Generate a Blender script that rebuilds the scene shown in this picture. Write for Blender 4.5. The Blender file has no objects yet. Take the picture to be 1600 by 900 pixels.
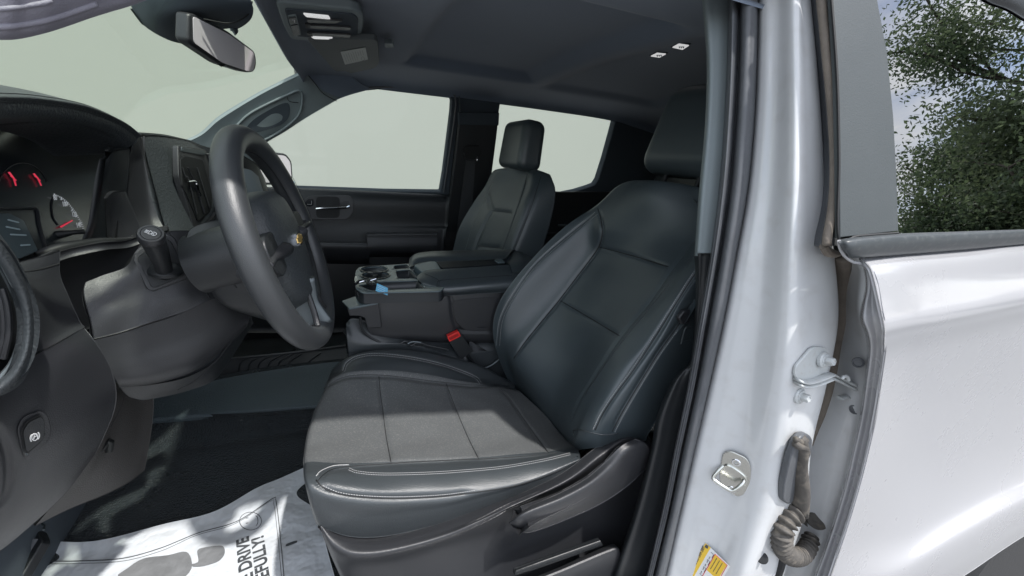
import bpy, bmesh, math, random
import numpy as np
from mathutils import Vector, Matrix
from mathutils.bvhtree import BVHTree
from mathutils.geometry import tessellate_polygon
random.seed(7); np.random.seed(7)
S = bpy.context.scene
COL = S.collection
# ------------------------------------------------------------------ camera
CP = np.array([-.32, -1.31, .895]); YAW, PITCH, ROLL, F = math.radians(23.2), math.radians(16.9), math.radians(4.1), 650.
fw = np.array([math.sin(YAW)*math.cos(PITCH), math.cos(YAW)*math.cos(PITCH), -math.sin(PITCH)])
rt = np.array([math.cos(YAW), -math.sin(YAW), 0.]); up = np.cross(rt, fw)
r2 = rt*math.cos(ROLL)+up*math.sin(ROLL); u2 = -rt*math.sin(ROLL)+up*math.cos(ROLL)
cam = bpy.data.objects.new('camera', bpy.data.cameras.new('camera')); COL.objects.link(cam)
M = Matrix.Identity(4)
for i in range(3):
    M[i][0] = r2[i]; M[i][1] = u2[i]; M[i][2] = -fw[i]; M[i][3] = CP[i]
cam.matrix_world = M
cam.data.sensor_width = 36; cam.data.lens = F/1600*36; cam.data.clip_start = .02; cam.data.clip_end = 500
S.camera = cam
# ------------------------------------------------------------------ sky, sun, exposure
SUN = Vector((.24, -.37, .88)).normalized()      # towards the sun
elev = math.asin(SUN.z); azi = math.atan2(SUN.x, SUN.y)
Wd = bpy.data.worlds.new('World'); S.world = Wd; Wd.use_nodes = True
wn, wl = Wd.node_tree.nodes, Wd.node_tree.links
bg = wn['Background']; bg.inputs['Strength'].default_value = .15
sky = wn.new('ShaderNodeTexSky'); sky.sky_type = 'NISHITA'; sky.sun_disc = False
sky.sun_elevation = elev; sky.sun_rotation = azi; sky.air_density = 1.0; sky.dust_density = 2.0
tc = wn.new('ShaderNodeTexCoord'); mp = wn.new('ShaderNodeMapping'); mp.inputs['Scale'].default_value = (1.4, 1.4, 3.6)
nz = wn.new('ShaderNodeTexNoise'); nz.inputs['Scale'].default_value = 3.2; nz.inputs['Detail'].default_value = 8; nz.inputs['Roughness'].default_value = .55
cr_ = wn.new('ShaderNodeValToRGB'); cr_.color_ramp.elements[0].position = .36; cr_.color_ramp.elements[1].position = .62
cmx = wn.new('ShaderNodeMixRGB'); cmx.inputs['Color2'].default_value = (6.8, 7.0, 7.4, 1)
wl.new(tc.outputs['Generated'], mp.inputs[0]); wl.new(mp.outputs[0], nz.inputs['Vector']); wl.new(nz.outputs['Fac'], cr_.inputs[0])
wl.new(cr_.outputs[0], cmx.inputs['Fac']); wl.new(sky.outputs[0], cmx.inputs['Color1']); wl.new(cmx.outputs[0], bg.inputs['Color'])
sl = bpy.data.lights.new('sun', 'SUN'); sl.energy = 2.7; sl.angle = math.radians(1.5); sl.color = (1, .975, .94)
so = bpy.data.objects.new('sun', sl); COL.objects.link(so); so.rotation_euler = SUN.to_track_quat('Z', 'Y').to_euler(); so.location = (0, -3, 8)
S.view_settings.view_transform = 'Standard'; S.view_settings.look = 'None'; S.view_settings.gamma = 1
S.view_settings.use_curve_mapping = False; S.view_settings.exposure = .95
S.cycles.use_denoising = True; S.cycles.sample_clamp_indirect = 6; S.cycles.max_bounces = 8; S.cycles.transparent_max_bounces = 12
S.cycles.caustics_reflective = False

# ------------------------------------------------------------------ rays and splines
def P(px, py, v, ax=1):                       # the point where the sight line meets the plane axis=v
    d = (px-800)/F*r2-(py-450)/F*u2+fw
    return CP+(v-CP[ax])/d[ax]*d
def PX(px, py, v): return P(px, py, v, 0)
def PZ(px, py, v): return P(px, py, v, 2)
def plane(a, b, c):
    a, b, c = (np.asarray(k, float) for k in (a, b, c)); n = np.cross(b-a, c-a); n /= np.linalg.norm(n)
    if n@(CP-a) < 0: n = -n
    return a, n
def PP(pl, px, py, lift=0):
    d = (px-800)/F*r2-(py-450)/F*u2+fw
    return CP+((pl[0]-CP)@pl[1])/(d@pl[1])*d+pl[1]*lift
def cr(pts, n, closed=False):                 # Catmull-Rom through pts, n samples
    p = np.asarray(pts, float); m = len(p)
    if m < 3 and not closed:
        t = np.linspace(0, 1, n)[:, None]; return p[0]*(1-t)+p[-1]*t
    seg = m if closed else m-1
    ln = np.array([np.linalg.norm(p[(i+1) % m]-p[i]) for i in range(seg)]); cs = np.concatenate([[0], np.cumsum(ln)])
    out = []
    for s in (np.linspace(0, cs[-1], n, endpoint=not closed)):
        i = min(max(np.searchsorted(cs, s, 'right')-1, 0), seg-1); t = (s-cs[i])/max(ln[i], 1e-9)
        if closed: a, b, c, d = p[(i-1) % m], p[i], p[(i+1) % m], p[(i+2) % m]
        else:
            b, c = p[i], p[i+1]; a = p[i-1] if i > 0 else 2*b-c; d = p[i+2] if i+2 < m else 2*c-b
        out.append(.5*((2*b)+(-a+c)*t+(2*a-5*b+4*c-d)*t*t+(-a+3*b-3*c+d)*t**3))
    return np.array(out)
def cru(p, n):                                # uniform-parameter version, for grids
    p = np.asarray(p, float); m = len(p)
    if m == 2:
        t = np.linspace(0, 1, n)[:, None]; return p[0]*(1-t)+p[1]*t
    out = []
    for s in np.linspace(0, m-1, n):
        i = min(int(s), m-2); t = s-i; b, c = p[i], p[i+1]
        a = p[i-1] if i > 0 else 2*b-c; d = p[i+2] if i+2 < m else 2*c-b
        out.append(.5*((2*b)+(-a+c)*t+(2*a-5*b+4*c-d)*t*t+(-a+3*b-3*c+d)*t**3))
    return np.array(out)
def grid(ctrl, nu, nv):
    rows = [cru(r, nu) for r in ctrl]
    return np.array([cru([r[j] for r in rows], nv) for j in range(nu)]).transpose(1, 0, 2)
def gnorm(G):
    du = np.gradient(G, axis=1); dv = np.gradient(G, axis=0); n = np.cross(du, dv)
    n /= np.linalg.norm(n, axis=2, keepdims=True)+1e-12
    if ((n*(CP-G)).sum(2)).sum() < 0: n = -n
    return n
class Patch:
    def __init__(s, ctrl, nu=80, nv=80): s.G = grid(ctrl, nu, nv); s.fresh()
    def fresh(s):
        s.N = gnorm(s.G); nv, nu = s.G.shape[:2]
        V = [Vector(v) for v in s.G.reshape(-1, 3)]
        Fc = [(i*nu+j, i*nu+j+1, (i+1)*nu+j+1, (i+1)*nu+j) for i in range(nv-1) for j in range(nu-1)]
        s.bvh = BVHTree.FromPolygons(V, Fc)
    def on(s, px, py, lift=.0):
        d = (px-800)/F*r2-(py-450)/F*u2+fw; d /= np.linalg.norm(d)
        h = s.bvh.ray_cast(Vector(CP), Vector(d))
        if h[0] is None:                      # just off the edge: nearest point
            k = s.G.reshape(-1, 3); w = k-CP; t = w@d; e = np.linalg.norm(w-np.outer(t, d), axis=1); i = e.argmin()
            return k[i]+s.N.reshape(-1, 3)[i]*lift
        n = np.array(h[1]); n = n if n@(CP-np.array(h[0])) > 0 else -n
        return np.array(h[0])+n*lift
    def path(s, pts, n=60, lift=.0, closed=False):
        q = cr([(a, b, 0) for a, b in pts], n, closed); return np.array([s.on(a, b, lift) for a, b, _ in q])
    def groove(s, path, w=.006, d=.004, fade=1):
        K = s.G.reshape(-1, 3); m = np.full(len(K), 9.); kk = np.zeros(len(K), int)
        for i in range(len(path)-1):
            a, b = path[i], path[i+1]; ab = b-a; t = np.clip(((K-a)@ab)/(ab@ab+1e-12), 0, 1)
            e = np.linalg.norm(K-a-t[:, None]*ab, axis=1); c = e < m; m[c] = e[c]; kk[c] = i
        n_ = len(path)-1; f = np.clip(np.minimum(kk+1, n_-kk)/max(1, n_*.10), 0, 1) if fade else np.ones(len(K))
        s.G = (K-s.N.reshape(-1, 3)*(d*np.exp(-(m/w)**2)*f)[:, None]).reshape(s.G.shape)
    def puff(s, path, w, d):                  # step: raise around a line
        s.groove(path, w, -d)
# ------------------------------------------------------------------ materials
def mat(name, color, rough=.5, metal=0., bump=0., bscale=400., spec=.5, coat=0., coatr=.05, emis=None, var=0., vscale=6., dust=0., dustc=(.35, .34, .32), sheen=0., bdist=.002, stretch=None, dscale=130):
    m = bpy.data.materials.new(name); m.use_nodes = True; n, l = m.node_tree.nodes, m.node_tree.links
    b = n['Principled BSDF']; b.inputs['Base Color'].default_value = (*color, 1); b.inputs['Roughness'].default_value = rough
    b.inputs['Metallic'].default_value = metal; b.inputs['Specular IOR Level'].default_value = spec
    b.inputs['Coat Weight'].default_value = coat; b.inputs['Coat Roughness'].default_value = coatr
    if sheen: b.inputs['Sheen Weight'].default_value = sheen
    if emis: b.inputs['Emission Color'].default_value = (*emis[:3], 1); b.inputs['Emission Strength'].default_value = emis[3]
    t = n.new('ShaderNodeTexCoord'); src = t.outputs['Object']
    if stretch:
        g = n.new('ShaderNodeMapping'); g.inputs['Scale'].default_value = stretch; l.new(src, g.inputs[0]); src = g.outputs[0]
    if bump:
        z = n.new('ShaderNodeTexNoise'); z.inputs['Scale'].default_value = bscale; z.inputs['Detail'].default_value = 3
        u = n.new('ShaderNodeBump'); u.inputs['Strength'].default_value = bump; u.inputs['Distance'].default_value = bdist
        l.new(src, z.inputs['Vector']); l.new(z.outputs['Fac'], u.inputs['Height']); l.new(u.outputs[0], b.inputs['Normal'])
    if var or dust:
        z = n.new('ShaderNodeTexNoise'); z.inputs['Scale'].default_value = vscale; z.inputs['Detail'].default_value = 6; z.inputs['Roughness'].default_value = .65
        l.new(src, z.inputs['Vector'])
        x = n.new('ShaderNodeMixRGB'); x.blend_type = 'MIX'; x.inputs['Color1'].default_value = (*[c*(1-var) for c in color], 1); x.inputs['Color2'].default_value = (*[min(1, c*(1+var)) for c in color], 1)
        l.new(z.outputs['Fac'], x.inputs['Fac']); out = x.outputs[0]
        if dust:
            z2 = n.new('ShaderNodeTexNoise'); z2.inputs['Scale'].default_value = dscale; z2.inputs['Detail'].default_value = 5
            r = n.new('ShaderNodeValToRGB'); r.color_ramp.elements[0].position = .52; r.color_ramp.elements[1].position = .75
            l.new(src, z2.inputs['Vector']); l.new(z2.outputs['Fac'], r.inputs[0])
            k = n.new('ShaderNodeMath'); k.operation = 'MULTIPLY'; k.inputs[1].default_value = dust; l.new(r.outputs[0], k.inputs[0])
            y = n.new('ShaderNodeMixRGB'); y.inputs['Color2'].default_value = (*dustc, 1); l.new(k.outputs[0], y.inputs['Fac']); l.new(out, y.inputs['Color1']); out = y.outputs[0]
        l.new(out, b.inputs['Base Color'])
        v = n.new('ShaderNodeMath'); v.operation = 'MULTIPLY_ADD'; v.inputs[1].default_value = .16; v.inputs[2].default_value = rough-.08
        l.new(z.outputs['Fac'], v.inputs[0]); l.new(v.outputs[0], b.inputs['Roughness'])
    return m
LEATHER = mat('black_leather', (0.038, 0.044, 0.048), 0.38, bump=.5, bscale=520, var=.15, bdist=.0012, spec=.65)
INSERT = mat('dusty_leather', (0.090, 0.095, 0.097), 0.50, bump=.45, bscale=700, var=.12, dust=.34, bdist=.0014, dscale=330)
BACKLE = mat('smooth_leather', (0.046, 0.060, 0.067), 0.42, bump=.3, bscale=600, var=.12, bdist=.001, spec=.75)
SEAM = mat('seam_black', (.008, .009, .010), .7)
THREAD = mat('grey_thread', (.36, .36, .36), .7)
PLAST = mat('charcoal_plastic', (0.023, 0.024, 0.027), 0.40, bump=.45, bscale=900, var=.12, bdist=.001, spec=.6)
PLASTB = mat('black_plastic', (0.014, 0.016, 0.018), 0.42, bump=.35, bscale=800, bdist=.001)
WHEELP = mat('wheel_rubber', (0.034, 0.037, 0.040), 0.38, bump=.35, bscale=800, var=.12, bdist=.001, spec=.6)
SOFT = mat('soft_dash_skin', (0.040, 0.046, 0.050), 0.46, bump=.8, bscale=260, var=.1, bdist=.0018)
GREYT = mat('grey_trim', (0.200, 0.235, 0.245), 0.60, bump=.3, bscale=700, var=.06, bdist=.001)
HEAD = mat('headliner_fabric', (.17, .205, .26), .95, bump=.3, bscale=900, var=.06, sheen=.2)
HEADT = mat('dark_cloth_trim', (0.055, 0.068, 0.082), 0.90, bump=.3, bscale=900)
VINYL = mat('vinyl_floor', (.022, .028, .032), .25, bump=1.0, bscale=260, var=.3, bdist=.010, spec=.7)
VINYL2 = mat('smooth_vinyl', (.035, .037, .036), .5, bump=.5, bscale=300, var=.2)
RUBBER = mat('weatherstrip_rubber', (.085, .090, .098), .42, bump=.5, bscale=160, var=.35, vscale=18, bdist=.001)
RUBD = mat('dusty_rubber', (.17, .145, .12), .75, bump=.8, bscale=120, var=.5, vscale=30, bdist=.002)
BOOTM = mat('dusty_boot_rubber', (.075, .068, .060), .65, bump=.8, bscale=90, var=.6, vscale=30, dust=.5, dustc=(.22, .19, .15), dscale=60, bdist=.002)
PAINT = mat('white_paint', (0.395, 0.395, 0.408), 0.28, coat=1., coatr=.09, var=.02, vscale=3)
PAINTJ = mat('shaded_white_paint', (0.565, 0.575, 0.58), 0.34, coat=.8, coatr=.08, var=.04, vscale=9, dust=.22, dustc=(.38, .36, .33), dscale=38)  # same body white, with a lighter base to offset the jamb's shade
STEEL = mat('zinc_steel', (.62, .62, .58), .24, metal=1., var=.1)
CHROME = mat('chrome', (.85, .86, .88), .10, metal=1.)
SATIN = mat('satin_metal', (.14, .16, .17), .5, metal=.9)
DULL = mat('painted_bracket', (.48, .50, .50), .45, metal=.15, dust=.3, dustc=(.30, .25, .2), var=.1)
BLACK = mat('deep_black', (.006, .007, .008), .6)
DASHG = mat('gauge_face', (.012, .016, .020), .25)
GLOSSB = mat('gloss_black', (.012, .014, .018), .12)
APPL = mat('matte_applique', (.052, .060, .062), .5, bump=.2, bscale=500, var=.14, vscale=9)
BELTM = mat('belt_molding', (.045, .052, .056), .42, var=.3, vscale=25, dust=.12)
RED = mat('red_plastic', (.75, .03, .025), .35)
NEEDLE = mat('needle_red', (.7, .03, .05), .5, emis=(.9, .06, .12, .25))
WHITEM = mat('white_marking', (.75, .77, .78), .5, emis=(.8, .85, .9, .12))
WHITEP = mat('white_print', (.8, .8, .8), .5)
GOLD = mat('gold_emblem', (.75, .50, .16), .3, metal=.7)
LENS = mat('lamp_lens', (.75, .77, .8), .15, metal=.5, spec=1., bump=1, bscale=250, bdist=.01, emis=(1, 1, 1, .28))  # the glow stands in for bright reflections on the lamp lenses
YELLOW = mat('yellow_label', (.80, .52, .04), .45)
LABELW = mat('label_white', (.75, .76, .75), .5)
INK = mat('print_ink', (.06, .065, .07), .6)
INKG = mat('footprint_ink', (.17, .175, .18), .5, bump=.6, bscale=60, var=.4, vscale=30, bdist=.004)
PAPER = mat('floor_mat_paper', (.55, .575, .60), .38, bump=.8, bscale=14, var=.04, vscale=8, bdist=.02)
BLUE = mat('blue_tag', (.10, .42, .66), .4)
BLUEF = mat('blue_bit', (.04, .28, .60), .4)
LABELG = mat('visor_label_white', (.50, .52, .50), .6)
SCREEN = mat('info_screen', (.05, .07, .08), .15, emis=(.25, .36, .42, .005))
MIRROR = mat('mirror_reflection_grey', (.66, .62, .645), .55, coat=.15)  # matte pinkish grey painted in place of what the mirrors reflect
SEATBELT = mat('seat_belt_webbing', (.035, .038, .042), .6, bump=.6, bscale=900)
TYRE = mat('tyre_rubber', (.025, .025, .026), .65, bump=.6, bscale=80)
def glass(name, tint, kref, ior=1.5):
    m = bpy.data.materials.new(name); m.use_nodes = True; n, l = m.node_tree.nodes, m.node_tree.links
    n.remove(n['Principled BSDF']); o = n['Material Output']; t = n.new('ShaderNodeBsdfTransparent'); t.inputs[0].default_value = (*tint, 1)
    g = n.new('ShaderNodeBsdfGlossy'); g.inputs['Roughness'].default_value = .0; f = n.new('ShaderNodeFresnel'); f.inputs[0].default_value = ior
    a = n.new('ShaderNodeMath'); a.operation = 'MULTIPLY'; a.inputs[1].default_value = kref; a.use_clamp = True
    x = n.new('ShaderNodeMixShader'); l.new(f.outputs[0], a.inputs[0]); l.new(a.outputs[0], x.inputs[0]); l.new(t.outputs[0], x.inputs[1]); l.new(g.outputs[0], x.inputs[2]); l.new(x.outputs[0], o.inputs[0])
    return m
GLASS = glass('clear_window_glass', (.96, .98, .965), .25)
WSHIELD = glass('windshield_glass', (.94, .975, .93), .12)
PRIVACY = glass('tinted_window_glass', (.10, .12, .12), 2.2, 1.9)
# ------------------------------------------------------------------ mesh builder
def tag(o, label=None, cat=None, group=None, kind=None):
    if label: o['label'] = label
    if cat: o['category'] = cat
    if group: o['group'] = group
    if kind: o['kind'] = kind
    return o
def orth(d):
    d = d/np.linalg.norm(d); a = np.array([0, 0, 1.]) if abs(d[2]) < .9 else np.array([1., 0, 0]); x = np.cross(a, d); x /= np.linalg.norm(x); return x, np.cross(d, x)
class MB:
    def __init__(s): s.v = []; s.f = []; s.m = []; s.sm = []; s.mats = []
    def mi(s, m):
        if m not in s.mats: s.mats.append(m)
        return s.mats.index(m)
    def add(s, V, Fs, m, smooth=True):
        k = len(s.v); s.v += [tuple(map(float, q)) for q in V]; i = s.mi(m)
        for f in Fs: s.f.append([k+a for a in f]); s.m.append(i); s.sm.append(smooth)
    def slab(s, patch, m, thick=.02, m2=None):
        G, N = (patch.G, patch.N) if isinstance(patch, Patch) else (patch, gnorm(patch))
        nv, nu = G.shape[:2]; B = G-N*thick; V = list(G.reshape(-1, 3))+list(B.reshape(-1, 3)); o = nv*nu; fs = []
        c = np.cross(G[0, 1]-G[0, 0], G[1, 0]-G[0, 0]); fl = c@N[0, 0] < 0
        for i in range(nv-1):
            for j in range(nu-1):
                q = (i*nu+j, i*nu+j+1, (i+1)*nu+j+1, (i+1)*nu+j)
                fs.append(q[::-1] if fl else q); q = tuple(a+o for a in q); fs.append(q if fl else q[::-1])
        e = [(i*nu, (i+1)*nu) for i in range(nv-1)]+[((nv-1)*nu+j, (nv-1)*nu+j+1) for j in range(nu-1)]+[((i+1)*nu+nu-1, i*nu+nu-1) for i in range(nv-1)]+[(j+1, j) for j in range(nu-1)]
        for a, b in e: q = (a, b, b+o, a+o); fs.append(q if fl else q[::-1])
        k0 = len(s.m); s.add(V, fs, m)
        if m2:
            w = s.mi(m2[0])
            for i in range(nv-1):
                if m2[1] <= (i+.5)/(nv-1) <= m2[2]:
                    for j in range(nu-1): s.m[k0+2*(i*(nu-1)+j)] = w
        return s
    def tube(s, pts, r, m, seg=10, n=None, closed=False, flat=1., upv=None):
        p = np.asarray(pts, float)
        if n: p = cr(p, n, closed)
        k = len(p); rr = np.full(k, r) if np.isscalar(r) else np.interp(np.linspace(0, 1, k), np.linspace(0, 1, len(r)), r)
        T = np.roll(p, -1, 0)-np.roll(p, 1, 0) if closed else np.gradient(p, axis=0)
        T /= np.linalg.norm(T, axis=1, keepdims=True)+1e-12
        x, y = orth(T[0])
        if upv is not None: x = np.cross(upv, T[0]); x /= np.linalg.norm(x); y = np.cross(T[0], x)
        V = []
        for i in range(k):
            if upv is not None: x = np.cross(upv, T[i]); x /= np.linalg.norm(x)+1e-12; y = np.cross(T[i], x)
            else: x = x-T[i]*(x@T[i]); x /= np.linalg.norm(x); y = np.cross(T[i], x)
            for j in range(seg):
                a = 2*math.pi*j/seg; V.append(p[i]+rr[i]*(math.cos(a)*x+flat*math.sin(a)*y))
        fs = [(i*seg+j, i*seg+(j+1) % seg, ((i+1) % k)*seg+(j+1) % seg, ((i+1) % k)*seg+j) for i in range(k if closed else k-1) for j in range(seg)]
        if not closed: fs += [tuple(range(seg))[::-1], tuple((k-1)*seg+j for j in range(seg))]
        s.add(V, fs, m); return s
    def dashes(s, path, m, on=.0028, off=.0016, r=.0005, lift=.0006):
        p = np.asarray(path); L = np.concatenate([[0], np.cumsum(np.linalg.norm(np.diff(p, axis=0), axis=1))]); a = 0
        at_ = lambda q: np.array([np.interp(q, L, p[:, i]) for i in range(3)])
        while a+on < L[-1]:
            s.tube([at_(a), at_(a+on)], r, m, 4); a += on+off
        return s
    def prism(s, poly, vec, m, smooth=True):
        p = [np.asarray(q, float) for q in poly]; k = len(p); vec = np.asarray(vec, float)
        n = sum((np.cross(p[i]-p[0], p[(i+1) % k]-p[0]) for i in range(k)), np.zeros(3))
        if n@vec > 0: p = p[::-1]
        V = p+[q+vec for q in p]; fs = [tuple(range(k)), tuple(range(2*k-1, k-1, -1))]
        fs += [((i+1) % k, i, i+k, (i+1) % k+k) for i in range(k)]
        s.add(V, fs, m, smooth); return s
    def box(s, c, size, m, R=None):
        R = np.eye(3) if R is None else np.array(R); V = []
        for x in (-1, 1):
            for y in (-1, 1):
                for z in (-1, 1): V.append(np.array(c)+R@(np.array([x*size[0], y*size[1], z*size[2]])/2))
        s.add(V, [(0, 1, 3, 2), (4, 6, 7, 5), (0, 4, 5, 1), (2, 3, 7, 6), (0, 2, 6, 4), (1, 5, 7, 3)], m, True); return s
    def lathe(s, c, axis, prof, m, seg=32):
        axis = np.asarray(axis, float); axis /= np.linalg.norm(axis); x, y = orth(axis); V = []; k = len(prof)
        for r, h in prof:
            for j in range(seg):
                a = 2*math.pi*j/seg; V.append(np.array(c)+axis*h+max(r, 1e-5)*(math.cos(a)*x+math.sin(a)*y))
        fs = [(i*seg+j, i*seg+(j+1) % seg, (i+1)*seg+(j+1) % seg, (i+1)*seg+j) for i in range(k-1) for j in range(seg)]
        fs += [tuple(range(seg))[::-1], tuple((k-1)*seg+j for j in range(seg))]
        s.add(V, fs, m); return s
    def build(s, name, parent=None, bevel=0, seg=3, ang=35, sub=0, label=None, sharp=True):
        me = bpy.data.meshes.new(name); me.from_pydata(s.v, [], s.f)
        for m in s.mats: me.materials.append(m)
        me.polygons.foreach_set('material_index', s.m); me.polygons.foreach_set('use_smooth', s.sm); me.update()
        o = bpy.data.objects.new(name, me); COL.objects.link(o)
        if sharp and not sub: me.set_sharp_from_angle(angle=math.radians(ang if not bevel else 60))
        if bevel:
            b = o.modifiers.new('bevel', 'BEVEL'); b.width = bevel; b.segments = seg; b.limit_method = 'ANGLE'; b.angle_limit = math.radians(32); b.harden_normals = False
        if sub: q = o.modifiers.new('sub', 'SUBSURF'); q.levels = q.render_levels = sub
        if parent is not None:
            o.parent = parent
            if parent.type == 'EMPTY': o.matrix_parent_inverse = parent.matrix_basis.inverted()
        if label: o['label'] = label
        return o
def cut(o, cutters):
    """bake holes into a mesh; cutters are MB builders"""
    obs = []
    for c in cutters:
        q = c.build('cutter'); obs.append(q); b = o.modifiers.new('b', 'BOOLEAN'); b.object = q; b.operation = 'DIFFERENCE'; b.solver = 'EXACT'
    bpy.context.view_layer.update()
    me = bpy.data.meshes.new_from_object(o.evaluated_get(bpy.context.evaluated_depsgraph_get()))
    o.modifiers.clear(); o.data = me
    for q in obs: bpy.data.objects.remove(q)
    return o
def bev(o, w, seg=3):
    b = o.modifiers.new('bevel', 'BEVEL'); b.width = w; b.segments = seg; b.limit_method = 'ANGLE'; b.angle_limit = math.radians(35)
    return o
def plate(pts, pl, thick, m, rnd=0, mb=None, lift=0):
    mb = mb or MB()
    q = [PP(pl, a, b, lift) for a, b in pts]
    if rnd: q = list(cr(q, rnd, True))
    return mb.prism(q, -pl[1]*thick, m)
def round_poly(pts, r, n=4):                  # round the corners of a polygon (2-D or 3-D)
    p = [np.asarray(a, float) for a in pts]; out = []; k = len(p)
    for i in range(k):
        a, b, c = p[i-1], p[i], p[(i+1) % k]; u, v = a-b, c-b; lu, lv = np.linalg.norm(u), np.linalg.norm(v); rr = min(r, lu*.45, lv*.45)
        s, e = b+u/lu*rr, b+v/lv*rr
        for t in np.linspace(0, 1, n): out.append((1-t)**2*s+2*t*(1-t)*b+t*t*e)
    return out
def rplate(pts, pl, thick, m, r=6, mb=None, lift=0, n=5): return plate([tuple(a) for a in round_poly(pts, r, n)], pl, thick, m, 0, mb, lift)
def text(name, s, origin, xdir, ydir, size, m, parent, bold=.0, ext=.0004, align='LEFT', label=None, drape=None):
    c = bpy.data.curves.new(name, 'FONT'); c.body = s; c.size = size; c.extrude = ext; c.offset = bold; c.align_x = align; c.materials.append(m)
    t = bpy.data.objects.new(name, c); x = Vector(xdir).normalized(); y = Vector(ydir); y = (y-x*y.dot(x)).normalized(); z = x.cross(y)
    mm = Matrix.Identity(4)
    for i in range(3): mm[i][0] = x[i]; mm[i][1] = y[i]; mm[i][2] = z[i]; mm[i][3] = origin[i]
    COL.objects.link(t); bpy.context.view_layer.update()
    me = bpy.data.meshes.new_from_object(t.evaluated_get(bpy.context.evaluated_depsgraph_get())); me.transform(mm)
    bpy.data.objects.remove(t)
    if drape is not None:
        bb = bmesh.new(); bb.from_mesh(me); bmesh.ops.triangulate(bb, faces=bb.faces[:]); bmesh.ops.subdivide_edges(bb, edges=[e for e in bb.edges if e.calc_length() > .006], cuts=2, use_grid_fill=False)
        for v in bb.verts:
            h = drape.bvh.ray_cast(Vector((v.co.x, v.co.y, 1)), Vector((0, 0, -1)))
            if h[0] is not None: v.co.z = h[0].z+.0006+(.0004 if v.co.z > origin[2] else 0)
        bb.to_mesh(me); bb.free()
    o = bpy.data.objects.new(name, me); COL.objects.link(o)
    if parent is not None:
        o.parent = parent
        if parent.parent is None and parent.type == 'EMPTY': o.matrix_parent_inverse = parent.matrix_basis.inverted()
    if label: o['label'] = label
    return o
def empty(name, loc):
    o = bpy.data.objects.new(name, None); COL.objects.link(o); o.location = loc; o.empty_display_size = .1; return o
#@@STRUCT
# ================================================================== setting
def ground_mat():
    m = mat('pavement', (.185, .187, .190), .85, bump=.6, bscale=60, var=.15, vscale=.6)
    return m
mb = MB(); mb.box((0, 0, -.80), (600, 600, .1), ground_mat()); tag(mb.build('ground'), kind='structure')
BACKDROPM = mat('backdrop_grey_green', (.325, .34, .300), .9, var=.03, vscale=.25)
mb = MB(); mb.box((0, 9.2, 7), (80, .4, 15.6), BACKDROPM)  # added backdrop for the blanked-out view outside; no real wall stands there
tag(mb.build('backdrop_panel'), 'plain pale grey-green backdrop added for the blanked-out view through the truck windows', 'backdrop', kind='structure')
#@@TRUCK
truck = empty('pickup_truck', (.3, 0, -.75))
tag(truck, 'white pickup truck with black leather cab seen through its open driver door', 'pickup truck')
T = truck
V3 = lambda *a: np.array(a, float)
# ---- shell that closes the cab: roof, header, far side, floor, back
ys = [(-.80, -.03), (-.77, .01), (-.68, .035), (-.4, .055), (0, .06), (.4, .055), (.68, .035), (.80, -.03)]
roofc = [[(x, y, z0+dz) for x in xs_] for y, dz in ys for xs_, z0 in [((-.46, -.1, .6, 1.2, 1.62), 1.240)]]
for r in roofc: r[0] = (r[0][0], r[0][1], r[0][2]-.02); r[-1] = (r[-1][0], r[-1][1], r[-1][2]-.03)
pt = Patch(roofc, 30, 30); pt.N = -pt.N
mb = MB(); mb.slab(pt, PAINT, .02); mb.build('roof', T)
# headliner: seen from below, lifted centre
hl = []
for y, z in [(.745, 1.150), (.70, 1.180), (.60, 1.195), (.42, 1.20), (.30, 1.205), (0, 1.215), (-.30, 1.205), (-.50, 1.20), (-.66, 1.185), (-.745, 1.150)]:
    fr = -.42+.035*(1-(y/.75)**2)*-1-.0
    hl.append([(fr, y, z-.045), (fr+.03, y, z-.015), (-.28, y, z), (.0, y, z+.003), (.3, y, z+.004), (.7, y, z+.002), (1.1, y, z-.01), (1.45, y, z-.06)])
HP = Patch(hl, 120, 100)
def hbump(x0, x1, y0, y1, w, d):              # raised rounded field pressed into the roof lining
    K = HP.G; sm = lambda a: 1/(1+np.exp(-a))
    f = sm((K[..., 0]-x0)/w)*sm((x1-K[..., 0])/w)*sm((K[..., 1]-y0)/w)*sm((y1-K[..., 1])/w); HP.G[..., 2] += d*f
hbump(-.06, .42, -.45, .40, .008, .034); hbump(.52, 1.1, -.45, .45, .014, .022)
HP.fresh(); mb = MB(); mb.slab(HP, HEAD, .006); mb.build('headliner', T, sharp=False)
# back wall and rear bench keep the cab dark behind
mb = MB(); mb.box((1.52, 0, .55), (.05, 1.6, 1.35), HEADT); mb.build('cab_back_wall', T, bevel=.01)
rb = empty('x', (0, 0, 0)); bpy.data.objects.remove(rb)
mb = MB(); mb.box((1.14, 0, .30), (.48, 1.44, .16), LEATHER); rs = mb.build('rear_bench', T, bevel=.04)
mb = MB(); a = math.radians(14); mb.box((1.40, 0, .62), (.14, 1.44, .60), LEATHER, [[math.cos(a), 0, math.sin(a)], [0, 1, 0], [-math.sin(a), 0, math.cos(a)]]); mb.build('backrest', rs, bevel=.04)
mb = MB(); mb.box((1.12, 0, .12), (.40, 1.40, .2), PLASTB); mb.build('base', rs, bevel=.01)
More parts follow.
